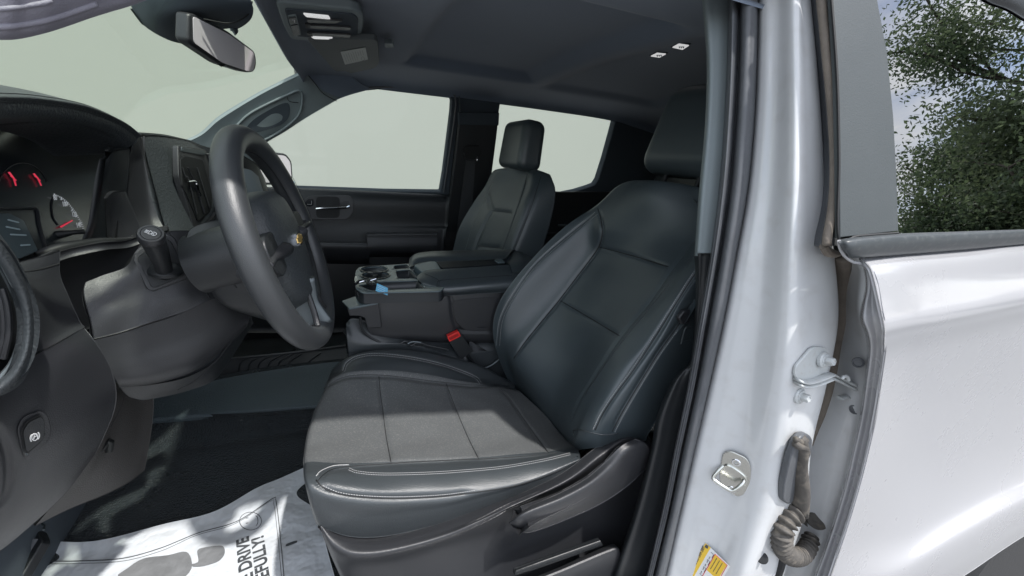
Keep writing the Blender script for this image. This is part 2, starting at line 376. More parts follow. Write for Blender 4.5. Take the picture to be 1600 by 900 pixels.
# far side body above the belt, with both window openings
SP = plane((0, .845, .70), (1, .845, .70), (0, .735, 1.17))
side = [(395, 232), (440, 190), (482, 160), (520, 138), (560, 120), (640, 108), (760, 112), (900, 130), (1010, 160), (1045, 215), (1020, 310), (930, 318), (700, 318), (440, 312)]
mb = plate(side, SP, .05, HEADT); far = mb.build('passenger_side_frame', T)
w1 = [(411, 226), (430, 214), (455, 200), (482, 181), (510, 163), (530, 153), (560, 143), (600, 139), (640, 139.5), (690, 143), (702, 148), (706, 158), (705, 175), (700, 215), (693, 270), (688, 300), (600, 299), (450, 294), (420, 294)]
w2 = [(790, 154.5), (840, 161), (900, 170), (948, 179), (959, 183), (961.5, 190), (957, 207), (945, 250), (935, 281), (930, 289), (921, 292.5), (900, 299), (880, 303), (770, 300), (766, 290), (772, 240), (779, 180), (782, 160)]
def cutter(pts, pl, a=.12, b=.12): 
    m = MB(); m.prism([PP(pl, x, y, a) for x, y in pts], -pl[1]*(a+b), BLACK, False); return m
cut(far, [cutter(w1, SP), cutter(w2, SP)])
bev(far, .006)
SPo = (SP[0]-SP[1]*.03, SP[1])
gl = plate([(395, 232), (482, 170), (560, 132), (720, 135), (712, 310), (395, 305)], SPo, .004, GLASS).build('side_window_glass', far)
gl = plate([(770, 145), (975, 175), (940, 305), (755, 310)], SPo, .004, GLASS).build('side_window_glass', far)
# rubber runs round the far windows
ring = w1[6:16]; mb = MB(); mb.tube([PP(SP, a, b, .004) for a, b in [(522, 153), (560, 139.5), (600, 135.5), (645, 136), (694, 139.5), (708, 146), (712, 160), (709, 190), (702, 240), (693, 300)]], .0045, RUBBER, 8, 60)
mb.build('window_seal', far)
# pale door-frame edge seen past the seal
mb = MB(); mb.tube([PP(SP, a, b, .006) for a, b in [(717, 150), (718, 175), (713, 220), (707, 260), (702, 300)]], .006, SATIN, 8, 30, flat=.5); mb.build('door_edge', far)
# ---- far (passenger) windshield pillar with its grab handle
pa = [[P(*q) for q in r] for r in [
 [(250, 236, .72), (310, 214, .71), (345, 186, .70), (400, 152, .69), (440, 131, .68), (478, 113, .68)],
 [(250, 262, .74), (318, 232, .73), (360, 198, .72), (410, 168, .71), (448, 148, .70), (490, 128, .70)],
 [(260, 285, .77), (350, 255, .76), (385, 222, .745), (428, 195, .735), (462, 170, .73), (505, 142, .72)],
 [(262, 300, .80), (380, 262, .79), (410, 228, .77), (445, 206, .765), (482, 182, .75), (532, 153, .74)]]]
pp = Patch(pa, 60, 40); mb = MB(); mb.slab(pp, GREYT, .03); fp = mb.build('windshield_pillar', T, sharp=False, label='grey passenger side windshield pillar with grab handle recess')
rec = [(381, 206), (395, 188), (420, 172), (440, 162), (450, 161), (453, 170), (450, 185), (436, 196), (415, 203), (398, 208), (385, 211)]
K = [pp.on(a, b, .001) for a, b in rec]; mb = MB(); mb.prism(cr(K, 44, True), np.array([0, -.001, .0]), HEADT); mb.build('handle_recess', fp)
mb = MB(); mb.tube([pp.on(a, b, .004) for a, b in [(362, 205), (385, 181), (410, 166), (448, 148), (466, 141), (472, 150), (468, 176), (450, 195), (420, 214), (390, 226)]], .0045, GREYT, 10, 70); mb.tube([pp.on(a, b, .002) for a, b in [(448, 150), (452, 158), (466, 160)]], .0012, SEAM, 6, 12); mb.build('grab_handle', fp)
pa2 = [[P(*q) for q in r] for r in [[(465, 106, .68), (480, 100, .68), (520, 90, .66)], [(477, 128, .70), (497, 118, .70), (540, 108, .69)], [(486, 150, .73), (512, 140, .72), (560, 128, .71)], [(482, 180, .752), (531, 154, .742), (580, 139, .735)]]]
mb = MB(); mb.slab(Patch(pa2, 30, 30), HEAD, .008); mb.build('corner_trim', fp, sharp=False)
mb = MB(); mb.tube([P(*q) for q in [(482, 118, .685), (492, 130, .695), (505, 146, .715), (526, 158, .735)]], .0014, SEAM, 6, 30); mb.build('trim_gap', fp)
# near (driver) windshield pillar: the mauve-grey arc at the upper left
nx = [(-60, 60, -.72), (0, 62.5, -.715), (30, 61, -.705), (67, 53, -.695), (100, 43, -.68), (140, 29, -.665), (175, 18, -.65), (205, 9, -.64), (260, -12, -.62)]
na = [[P(a, b, Y) for a, b, Y in nx], [P(a+2, b-9, Y-.008) for a, b, Y in nx], [P(a+6, b-24, Y-.012) for a, b, Y in nx], [P(a+10, b-44, Y-.018) for a, b, Y in nx], [P(a+16, b-90, Y-.024) for a, b, Y in nx]]
MAUVE = mat('pillar_trim_mauve', (.24, .23, .27), .55, bump=.3, bscale=500, var=.08)
ptn = Patch(na, 80, 40); mb = MB(); mb.slab(ptn, MAUVE, .006); mb.tube(ptn.path([(-50, 38), (0, 42), (60, 34), (100, 23), (150, 6)], 60, .0), .003, MAUVE, 8); mb.tube(ptn.path([(-50, 12), (0, 14), (60, 6), (80, 1)], 40, .0), .0022, MAUVE, 8); mb.build('windshield_pillar', T, sharp=False, label='mauve grey driver side windshield pillar curving along the door opening')
# windshield
ws = [[(-1.25, -1.1, .78), (-1.32, -.3, .78), (-1.34, 0, .78), (-1.32, .3, .78), (-1.12, 1.25, .78)], [(-.44, -.80, 1.20), (-.47, -.3, 1.225), (-.48, 0, 1.23), (-.47, .3, 1.225), (-.38, .80, 1.20)]]
mb = MB(); mb.slab(Patch(ws, 24, 24), WSHIELD, .004); mb.build('windshield_glass', T)
# ---- floor
fl = [[(x, y, 0) for x in (-1.3, -.8, -.3, .3, 1.0, 1.5)] for y in (-.80, -.4, 0, .4, .84)]
mb = MB(); mb.slab(Patch(fl, 10, 10), VINYL, .05); cf = mb.build('cabin_floor', T)
fr = [[PZ(*q) for q in r] for r in [
 [(60, 700, .08), (150, 640, .13), (250, 608, .13), (390, 578, .13), (540, 560, .13), (640, 556, .13)],
 [(60, 780, .06), (150, 690, .10), (240, 652, .11), (380, 645, .11), (520, 635, .11), (640, 630, .11)],
 [(62, 784, .056), (152, 697, .09), (240, 661, .10), (380, 653, .10), (520, 643, .10), (640, 638, .10)],
 [(70, 800, .05), (160, 712, .05), (235, 700, .05), (380, 684, .05), (520, 662, .05), (640, 655, .05)],
 [(50, 805, .03), (150, 760, .035), (240, 722, .04), (380, 700, .04), (520, 678, .04), (640, 670, .04)],
 [(40, 845, .02), (150, 805, .02), (260, 770, .02), (380, 740, .02), (520, 720, .02), (640, 720, .02)],
 [(20, 980, .004), (150, 900, .004), (280, 870, .004), (400, 860, .004), (560, 860, .004), (660, 860, .004)]]]
fpt = Patch(fr, 90, 90); mb = MB(); mb.slab(fpt, VINYL, .01); mb.build('floor_covering', cf, sharp=False)
HUMPV = mat('hump_lit_vinyl', (.060, .082, .094), .42, bump=.9, bscale=300, var=.2, spec=.6, bdist=.004)  # paler floor vinyl; the light on the hump is in this colour
hr = [[PZ(*q) for q in r] for r in [
 [(235, 622, .138), (300, 603, .138), (390, 584, .138), (520, 566, .138), (640, 560, .138)],
 [(225, 640, .128), (300, 625, .128), (385, 613, .128), (520, 600, .128), (640, 596, .128)],
 [(222, 652, .120), (300, 645, .120), (382, 637, .120), (520, 627, .120), (640, 622, .120)],
 [(222, 658, .112), (300, 652, .112), (381, 645, .112), (520, 635, .112), (640, 630, .112)],
 [(224, 663, .100), (300, 657, .100), (381, 650, .100), (520, 640, .100), (640, 635, .100)]]]
mb = MB(); mb.slab(Patch(hr, 80, 50), HUMPV, .012); mb.build('hump_lit_skin', cf, sharp=False)
# passenger side ribbed rubber mat
mr = [[PZ(*q) for q in r] for r in [[(350, 560, .16), (440, 552, .16), (540, 538, .16)], [(345, 588, .108), (440, 580, .108), (545, 572, .108)]]]
mrp = Patch(mr, 40, 20); mb = MB(); mb.slab(mrp, PLASTB, .008)
mb.tube(mrp.path([(352, 561), (440, 553), (540, 541)], 20, .003), .004, PLASTB, 8)
for k in range(12):
    x = 372+k*15; mb.tube(mrp.path([(x, 583), (x+5, 566), (x+24, 556-k*.6)], 12, .002), .0032, PLASTB, 6)
mb.build('rubber_mat', cf)
# dark passenger footwell behind the wheel
mb = MB(); mb.box((-.95, .10, .35), (.05, 1.4, .75), HEADT); mb.build('firewall', T)
# ---- far door below the belt
DP = plane(P(455, 292, .84), P(690, 300, .84), P(580, 380, .79))
dpt = [[P(*q) for q in r] for r in [
 [(340, 291, .86), (420, 292, .86), (500, 294, .86), (600, 298, .86), (705, 303, .86)],
 [(340, 294, .83), (420, 296, .83), (500, 298, .83), (600, 302, .83), (704, 306, .83)],
 [(340, 310, .81), (420, 312, .81), (500, 315, .81), (600, 318, .81), (702, 320, .81)],
 [(340, 345, .81), (420, 346, .81), (500, 347, .81), (600, 348, .81), (700, 350, .81)],
 [(340, 374, .80), (420, 374, .80), (500, 374, .80), (600, 366, .80), (697, 362, .80)],
 [(340, 420, .79), (420, 420, .79), (500, 420, .79), (600, 415, .79), (694, 410, .79)],
 [(340, 520, .80), (420, 520, .80), (500, 520, .80), (600, 515, .80), (690, 500, .80)]]]
dp = Patch(dpt, 60, 60); mb = MB(); mb.slab(dp, PLASTB, .03); fd = mb.build('passenger_door', T, sharp=False, label='black inner panel of the passenger door with chrome handle')
def on_plate(patch, pts, thick, m, lift=0, r=5, mb=None, n=5):
    mb = mb or MB(); q = [patch.on(a, b, lift) for a, b in [tuple(k) for k in round_poly(pts, r, n)]]
    c = sum(q)/len(q); d = (CP-c)/np.linalg.norm(CP-c); mb.prism(q, -d*thick, m); return mb
bz = on_plate(dp, [(465, 322), (482, 306), (545, 305), (552, 312), (552, 332), (543, 343), (475, 343)], .006, PLAST, .005, 8).build('handle_bezel', fd, bevel=.0015)
on_plate(dp, [(494, 308), (531, 308), (531, 340), (494, 340)], .004, BLACK, .0068, 7).build('handle_recess', bz)
mb = MB(); mb.tube([dp.on(a, b, .022) for a, b in [(494, 325), (500, 324.5), (520, 324), (540, 323), (546, 321)]], .0085, CHROME, 10, 20, flat=.7); mb.build('chrome_handle', bz)
mb = MB(); on_plate(dp, [(474, 319), (482, 311), (490, 311), (490, 321), (484, 323)], .003, GLOSSB, .0068, 2, mb); mb.tube([dp.on(a, b, .0085) for a, b in [(480, 319), (487, 319), (487, 314)]], .0006, WHITEP, 4); mb.build('lock_button', bz)
ar = [[P(*q) for q in r] for r in [[(490, 377, .79), (577, 378, .79)], [(490, 378.5, .72), (577, 380, .72)], [(490, 388, .71), (577, 390, .71)], [(490, 404, .74), (577, 406, .74)], [(490, 412, .79), (577, 413, .79)]]]
mb = MB(); mb.slab(Patch(ar, 8, 20), PLAST, .01); mb.build('storage_ledge', fd)
ar = [[P(*q) for q in r] for r in [[(574, 364, .78), (682, 362.5, .78)], [(573, 366, .70), (683, 365, .70)], [(573, 372, .69), (683, 371, .69)], [(577, 394, .69), (683, 394, .69)], [(577, 402, .78), (683, 401, .78)]]]
mb = MB(); mb.slab(Patch(ar, 8, 20), PLAST, .01); mb.build('armrest', fd)
mb = MB(); mb.box((.1, .86, .22), (2.6, .05, .60), BLACK); mb.build('door_lower_skin', T)
mb = MB(); mb.box((-.99, 0, .2), (.06, 1.7, 1.0), BLACK); mb.build('toe_board', T)
# passenger side mirror outside the window
mp_ = plane(P(413, 240, .98), P(455, 245, 1.12), P(455, 285, 1.12))
mb = plate([tuple(a) for a in round_poly([(404, 236), (447, 240), (456, 252), (458, 280), (450, 289), (404, 289)], 5, 5)], mp_, .06, PLASTB); sm = mb.build('side_mirror', T, bevel=.004)
plate([tuple(a) for a in round_poly([(407, 240), (445, 243), (453, 253), (455, 278), (448, 285), (407, 285)], 4, 4)], mp_, .002, MIRROR, lift=.002).build('mirror_glass', sm)
plate([(440, 289), (460, 284), (462, 293), (440, 296)], mp_, .03, BLUEF).build('mirror_arm', sm)  # plain blue piece below the mirror housing
# ---- far centre pillar trim with belt guide
CPp = plane((0, .80, .70), (1, .80, .70), (0, .715, 1.15))
mb = plate([(718, 178), (780, 178), (776, 215), (765, 300), (752, 400), (692, 400), (704, 300), (713, 225)], CPp, .04, PLASTB); cp = mb.build('center_pillar_trim', T, bevel=.006, label='dark passenger side center pillar with seat belt guide')
mb = plate([tuple(a) for a in round_poly([(724, 228), (748, 226), (752, 238), (744, 248), (726, 247)], 4, 4)], CPp, .01, BLACK, lift=.012); mb.tube([PP(CPp, a, b, .016) for a, b in [(723, 238), (727, 248), (740, 249), (745, 244)]], .003, PLAST, 8, 16); mb.tube([PP(CPp, a, b, .02) for a, b in [(744, 247), (743, 251)]], .0022, CHROME, 6); mb.build('belt_guide', cp, bevel=.002)
mb = MB(); mb.prism([PP(CPp, a, b, .012) for a, b in [(727, 247), (742, 248), (732, 400), (708, 400)]], -CPp[1]*.002, SEATBELT); mb.build('seat_belt', cp)
mb = plate([(716, 176), (780, 176), (779, 196), (716, 195)], CPp, .02, HEADT, lift=.004); mb.build('trim_cap', cp, bevel=.004)
mb = plate([(742, 300), (960, 300), (1060, 290), (1100, 420), (1000, 520), (735, 460)], plane((0, .80, .7), (1, .80, .7), (0, .79, 0)), .03, BLACK); rd = mb.build('rear_passenger_door', T, label='dark inner panel of the rear passenger side door')
mb = MB(); mb.tube([P(a, b, .76) for a, b in [(850, 365), (880, 364), (940, 360)]], .006, PLASTB, 8); mb.tube([P(a, b, .77) for a, b in [(872, 352), (885, 352)]], .006, SATIN, 8); mb.build('door_handle', rd)
# ---- overhead console, visor, dome lamps, mirror
OP = plane(P(430, 5, -.09), P(570, 60, .097), P(560, 20, -.02))
OP = plane(PZ(430, 5, 1.168), PZ(570, 62, 1.176), PZ(560, 12, 1.18))
oc = rplate([(430, 3), (552, 15), (567, 22), (569, 40), (561, 67), (455, 62), (445, 45)], OP, .02, GREYT, 8).build('overhead_console', T, bevel=.004)
i1 = rplate([(444, 12), (550, 20), (560, 27), (558, 58), (552, 62), (462, 55), (452, 40)], OP, .006, HEADT, 6, lift=.003).build('console_bowl', oc, bevel=.002)
rplate([(449, 21), (462, 19), (470, 50), (458, 53)], OP, .004, GREYT, 2, lift=.006).build('button_panel', i1, bevel=.001)
mb = MB()
for q in ([(450, 22), (461, 20), (464, 30), (453, 32)], [(453.5, 34), (464.5, 32), (468, 48), (458, 51)]): rplate(q, OP, .002, PLAST, 1.5, mb, .0085)
mb.tube([PP(OP, a, b, .0088) for a, b in [(455, 24), (459, 24), (459, 28)]], .0005, WHITEP, 4); mb.build('console_button', i1)
for q in ([(473, 17), (513, 21), (516, 26), (478, 22)], [(482, 51), (518, 53), (520, 58), (490, 57)]):
    rplate(q, OP, .003, LENS, 1.5, lift=.006).build('map_light', i1, bevel=.0008)
mb = MB()
for q in ([(478, 24), (535, 26), (522, 30), (480, 29)], [(479, 33), (548, 37), (546, 41), (480, 38)], [(480, 45), (548, 49), (546, 53), (482, 50)]): rplate(q, OP, .004, PLAST, 2, mb, .0085)
for q in ([(476, 31), (484, 31), (484, 37), (477, 37)], [(479, 45), (487, 46), (488, 51), (480, 50)]): rplate(q, OP, .004, BLACK, 1, mb, .0095)
mb.build('sunglass_holder', i1, bevel=.0008)
VP = plane(PZ(490, 66, 1.165), PZ(590, 70, 1.165), P(540, 114, .62))
vs = rplate([(478, 60), (590, 62), (593, 100), (585, 107), (548, 115), (538, 111), (524, 113)], VP, .014, mat('visor_vinyl', (.085, .095, .10), .7, bump=.4, bscale=500), 7).build('sun_visor', T, bevel=.004, label='folded up passenger sun visor with a white airbag notice')
lb = rplate([(532, 80), (571, 73), (575, 92), (539, 100)], VP, .0006, LABELG, 1, lift=.002).build('visor_label', vs)
lx = PP(VP, 571, 73)-PP(VP, 532, 80)
a0, a1, b0, b1 = (np.array(k, float) for k in ((534, 82), (569.5, 75.5), (540.5, 97.5), (573, 90)))
mb = MB()
for k in range(9):
    t = (k+.6)/9.6; s = a0*(1-t)+a1*t; e = b0*(1-t)+b1*t
    ss = s+(e-s)*(.03 if k % 3 else .12); ee = s+(e-s)*(.97 if k < 6 else .55)
    mb.tube([PP(VP, *ss, .0031), PP(VP, *ee, .0031)], .0004, INK, 4)
mb.tube([PP(VP, 567+2.6*math.cos(t), 90+3*math.sin(t), .0031) for t in np.linspace(0, 6.28, 13)], .0004, INK, 4)
mb.build('label_text', vs)
mb = MB(); rplate([(600, 68), (614, 68), (616, 75), (602, 75)], plane(PZ(600, 68, 1.185), PZ(616, 68, 1.185), PZ(600, 76, 1.185)), .012, GREYT, 2, mb); mb.build('visor_clip', vs, bevel=.002)
for q in ([(1051, 72), (1061, 66.5), (1077, 69), (1067, 75.5)], [(1017, 86), (1027, 81), (1041, 82.5), (1031, 88)]):
    hp = plane(HP.on(1063, 70), HP.on(1030, 85), HP.on(1050, 90)); b = rplate([(((a-np.mean([k[0] for k in q]))*1.25+np.mean([k[0] for k in q])), ((c-np.mean([k[1] for k in q]))*1.3+np.mean([k[1] for k in q]))) for a, c in q], hp, .008, HEADT, 1, lift=.002).build('dome_light', T, bevel=.001)
    mb = MB(); rplate(q, hp, .003, LENS, .5, mb, .004)
    c0 = np.mean(q, axis=0)
    for k in range(3): rplate([(c0[0]-3+k*3, c0[1]-2), (c0[0]+k*3, c0[1]-1.6), (c0[0]-1+k*3, c0[1]+1.6)], hp, .002, CHROME, .3, mb, .006)
    mb.build('lamp_lens', b)
# rear-view mirror
MP = plane(P(300, 45, -.12), P(398, 97, .1), P(345, 98, -.02)+V3(.0, 0, -.0))
MP = plane(P(300, 30, -.12), P(398, 97, .08), P(300, 62, -.122))
rm = rplate([(295, 21), (304, 21), (358, 49), (399, 80), (402, 98), (399, 113), (386, 114), (346, 101), (300, 70), (294, 62)], MP, .03, PLAST, 6).build('rearview_mirror', T, bevel=.006)
rplate([(301, 25), (357, 53.5), (396, 82), (398, 98), (395, 110.5), (386, 111), (347, 98), (302, 66)], MP, .002, MIRROR, 5, lift=.0015).build('mirror_glass', rm)
mb = MB(); mb.tube([PP(MP, a, b, -.004) for a, b in [(344, 99), (348, 102), (352, 101)]], .004, BLACK, 8); mb.build('dimmer_knob', rm)
# sensor shroud behind the mirror
sh = [[P(*q) for q in r] for r in [
 [(196, -20, -0.02), (205, 10, -0.01), (225, 40, 0.01), (262, 62, 0.05), (292, 69.5, 0.09), (305, 68, 0.13)],
 [(225, -20, -0.09), (235, 8, -0.08), (250, 30, -0.06), (275, 45, -0.02), (305, 50, 0.03), (330, 50, 0.08)],
 [(300, -25, -0.13), (300, 0, -0.12), (305, 18, -0.10), (320, 28, -0.05), (345, 38, 0.01), (365, 44, 0.07)],
 [(390, -25, -0.07), (392, 0, -0.07), (396, 15, -0.05), (392, 30, -0.01), (378, 42, 0.05), (360, 49, 0.11)]]]
mb = MB(); mb.slab(Patch(sh, 50, 50), HEADT, .012); sd = mb.build('sensor_shroud', T, sharp=False)
mb = MB(); mb.tube([P(a, b, y) for a, b, y in [(318, 30, -.11), (360, 36, -.07), (388, 22, -.04), (394, 2, -.04)]], .0016, SEAM, 6, 30); mb.build('shroud_gap', sd); mb = MB(); mb.tube([P(a, b, y) for a, b, y in [(205, 14, -.02), (220, 34, .0), (224, 38, .01)]], .002, SEAM, 6, 12); mb.build('shroud_gap', sd)
mb = MB(); mb.tube([P(325, 25, .02), PP(MP, 330, 55, -.028)], [.014, .011], PLAST, 12); mb.build('mirror_arm', rm)
# ---- front passenger seat
ps = empty('passenger_seat', (.2, .42, 0)); 
bpy.data.objects.remove(ps)
def lseam(patch, mb, pts, n=60, groove=None, stitch=None, off=2.2, r=.0011, s_lift=.0004):
    p = patch.path(pts, n, 0.0)
    if r: mb.tube(p-0*p, r, SEAM, 6)
    if stitch:
        q = np.array(pts, float)
        for s in stitch:
            t = np.gradient(q, axis=0); nn = np.stack([-t[:, 1], t[:, 0]], 1); nn /= np.linalg.norm(nn, axis=1, keepdims=True)
            mb.dashes(patch.path([tuple(k) for k in q+nn*s*off], n*2, s_lift), THREAD, r=.0007)
def seat_patch(rows, grooves, nu=150, nv=150):
    p = Patch([[P(*q) for q in r] for r in rows], nu, nv)
    paths = [(p.path(g[0], 60), g[1], g[2]) for g in grooves]
    for q, w, d in paths: p.groove(q, w, d)
    p.fresh(); return p
pc = [(705, 365, 400)]
prow = [
 [(700, 430, .62), (715, 430, .55), (740, 432, .42), (768, 432, .29), (780, 430, .23), (795, 432, .19), (832, 435, .175), (836, 437, .18)],
 [(706, 398, .61), (722, 398, .54), (745, 400, .42), (773, 402, .29), (786, 400, .23), (800, 402, .19), (838, 405, .175), (842, 407, .18)],
 [(718, 355, .61), (736, 355, .54), (762, 356, .42), (790, 358, .29), (801, 355, .23), (815, 358, .19), (852, 360, .175), (856, 362, .18)],
 [(739, 318, .60), (755, 317, .54), (778, 317, .42), (803, 320, .30), (814, 318, .24), (828, 320, .20), (862, 322, .18), (865, 324, .19)],
 [(757, 292, .58), (768, 289, .52), (792, 289, .42), (814, 292, .32), (824, 292, .26), (836, 292, .22), (865, 296, .19), (867, 298, .20)],
 [(766, 274, .55), (775, 270, .50), (798, 268, .42), (820, 270, .34), (830, 270, .28), (840, 273, .25), (861, 280, .21), (863, 282, .22)],
 [(770, 268, .53), (778, 264, .50), (800, 262, .42), (822, 263, .35), (832, 264, .30), (842, 266, .27), (858, 272, .24), (860, 274, .25)]]
pg = [([(738, 398), (752, 360), (768, 330), (766, 322), (763, 300)], .010, .008), ([(782, 398), (796, 360), (808, 325), (818, 296), (824, 272)], .008, .006), ([(768, 329), (800, 333)], .007, .006), ([(747, 384), (782, 388)], .007, .006), ([(800, 400), (818, 355), (832, 318), (840, 292), (845, 276)], .006, .004)]
pbp = seat_patch(prow, pg, 90, 90); mb = MB(); mb.slab(pbp, BACKLE, .02)
for g in pg[1:]: lseam(pbp, mb, g[0], 40)
mb.dashes(pbp.path([(725, 398), (740, 350), (757, 315), (770, 286)], 80, .001), THREAD, r=.0006)
mb2 = MB(); mb2.box((.20, .42, .29), (.50, .50, .14), LEATHER); pst = mb2.build('passenger_seat', T, bevel=.04, label='black leather front passenger seat beyond the center console')
mb.build('backrest', pst, sharp=False)
mb = MB(); mb.box((.20, .42, .12), (.42, .44, .2), PLASTB); mb.build('base', pst, bevel=.01)
a = math.radians(6); RY = np.array([[math.cos(a), 0, math.sin(a)], [0, 1, 0], [-math.sin(a), 0, math.cos(a)]])
def rbox(name, c, size, m, parent, R=None, b=.03, taper=1., sub=2, label=None):
    o = MB(); o.box((0, 0, 0), (size[0], size[1], size[2]), m)
    for i, v in enumerate(o.v):
        k = taper if v[2] > 0 else 1.; q = np.array([v[0]*k, v[1]*k, v[2]]); o.v[i] = tuple(np.array(c)+(RY if R is None else R)@q)
    return o.build(name, parent, bevel=b, seg=6, label=label, sharp=False)
rbox('headrest', (.415, .415, .960), (.108, .265, .198), BACKLE, pst, b=.034, taper=.92)
for y in (.35, .48): mb = MB(); mb.tube([(.43, y, .90), (.45, y, .80)], .007, BLACK, 10); mb.build('headrest_post', pst)
# ================================================================== driver seat
dsb = MB(); dsb.box((-.08, -.43, .10), (.42, .42, .22), PLASTB); ds = dsb.build('driver_seat', T, bevel=.01, label='black leather driver seat with a sunlit dusty cushion')
crow = [
 [(508, 620, -.15), (520, 596, -.15), (560, 572, -.145), (610, 562, -.145), (660, 563, -.145), (715, 577, -.145), (765, 594, -.15), (806, 616, -.16)],
 [(510, 600, -.19), (523, 574, -.19), (555, 553, -.185), (605, 546.5, -.185), (655, 548, -.185), (712, 560, -.185), (762, 576, -.19), (803, 600, -.19)],
 [(506, 606, -.235), (518, 588, -.235), (553, 571, -.235), (605, 564, -.235), (658, 567, -.235), (714, 581, -.235), (760, 595, -.235), (806, 608, -.235)],
 [(503, 618, -.28), (514, 600, -.28), (548, 588, -.28), (600, 587, -.28), (660, 593, -.28), (712, 600, -.28), (756, 604, -.28), (815, 614, -.28)],
 [(488, 652, -.38), (500, 640, -.38), (548, 636, -.38), (605, 636, -.38), (665, 637, -.38), (725, 638, -.38), (785, 640, -.38), (848, 645, -.38)],
 [(476, 700, -.50), (486, 690, -.50), (540, 687, -.50), (603, 684, -.50), (668, 682, -.50), (735, 681, -.50), (805, 681, -.50), (878, 681, -.50)],
 [(474, 728, -.585), (484, 722, -.59), (533, 724, -.60), (603, 722, -.60), (672, 718, -.60), (745, 715, -.60), (820, 709, -.60), (900, 700, -.60)],
 [(474, 744, -.63), (482, 742, -.645), (533, 744, -.655), (603, 744, -.655), (673, 741, -.655), (748, 735, -.655), (825, 724, -.655), (905, 707, -.65)],
 [(478, 765, -.66), (486, 764, -.675), (535, 773, -.69), (603, 778, -.695), (673, 775, -.695), (748, 766, -.695), (828, 748, -.69), (907, 716, -.68)],
 [(485, 792, -.665), (494, 795, -.68), (543, 805, -.69), (606, 808, -.695), (673, 798, -.695), (748, 780, -.695), (828, 756, -.69), (908, 722, -.68)],
 [(494, 818, -.66), (504, 824, -.675), (548, 838, -.685), (608, 838, -.69), (673, 822, -.69), (748, 797, -.69), (828, 768, -.685), (910, 730, -.68)]]
Sarc = [(537, 580), (543, 567), (560, 557.5), (587, 554), (633, 558), (683, 568), (720, 580), (743, 590), (751, 599)]
Sin = [(505, 608), (530, 592), (560, 586), (600, 586.5), (633, 590), (680, 596), (745, 602), (795, 600)]
Sni = [(496, 752), (505, 742), (520, 733), (545, 729), (600, 725), (680, 720), (760, 717), (830, 712), (870, 707)]
Snc = [(545, 733), (560, 738), (600, 741), (680, 739), (760, 733), (800, 728)]
Slo = [(494, 750), (505, 762), (530, 772), (565, 777), (620, 779), (690, 776), (745, 769)]
S1 = [(592, 588), (594, 612), (598, 640), (603, 680), (611, 723)]
S2 = [(697, 599), (705, 620), (716, 648), (732, 685), (748, 717)]
S3 = [(782, 607), (797, 624), (815, 650), (838, 682), (858, 709)]
Sf = [(478, 745), (482, 757), (487, 764)]
cg = [(Sarc, .006, .0035), (Sin, .009, .006), (Sni, .007, .006), (Slo, .007, .006), (S1, .005, .0045), (S2, .005, .0045), (S3, .005, .0045)]
cp_ = seat_patch(crow, cg, 230, 230)
# slight wrinkles of used leather
rng = np.random.RandomState(3)
K = cp_.G; nn = cp_.N
wv = .0012*np.sin(K[..., 0]*38+2*np.sin(K[..., 1]*17))*np.sin(K[..., 1]*31+K[..., 0]*9)
cp_.G = K+nn*wv[..., None]; cp_.fresh()
mb = MB(); mb.slab(cp_, LEATHER, .012, (INSERT, .27, .60))
for s, w in ((S1, 1), (S2, 1), (S3, 1), (Sin, 1), (Sni, 1), (Slo+[(800, 760), (845, 746), (885, 730)], 1.3)): lseam(cp_, mb, s, 80, r=.0009*w)
lseam(cp_, mb, Sarc, 80, stitch=(-1, 1), off=1.7, r=.0007)
lseam(cp_, mb, Snc+[(850, 719), (892, 709)], 100, stitch=(-1, 1), off=1.5, r=.0006)
mb.dashes(cp_.path([(a, b-3.0) for a, b in Slo[1:]], 160, .0005), THREAD, r=.0009)
mb.tube(cp_.path([(494, 744), (500, 737), (512, 731), (525, 727.5), (545, 726.5)], 40, .0004), .0009, THREAD, 6)
cu = mb.build('cushion', ds, sharp=False)
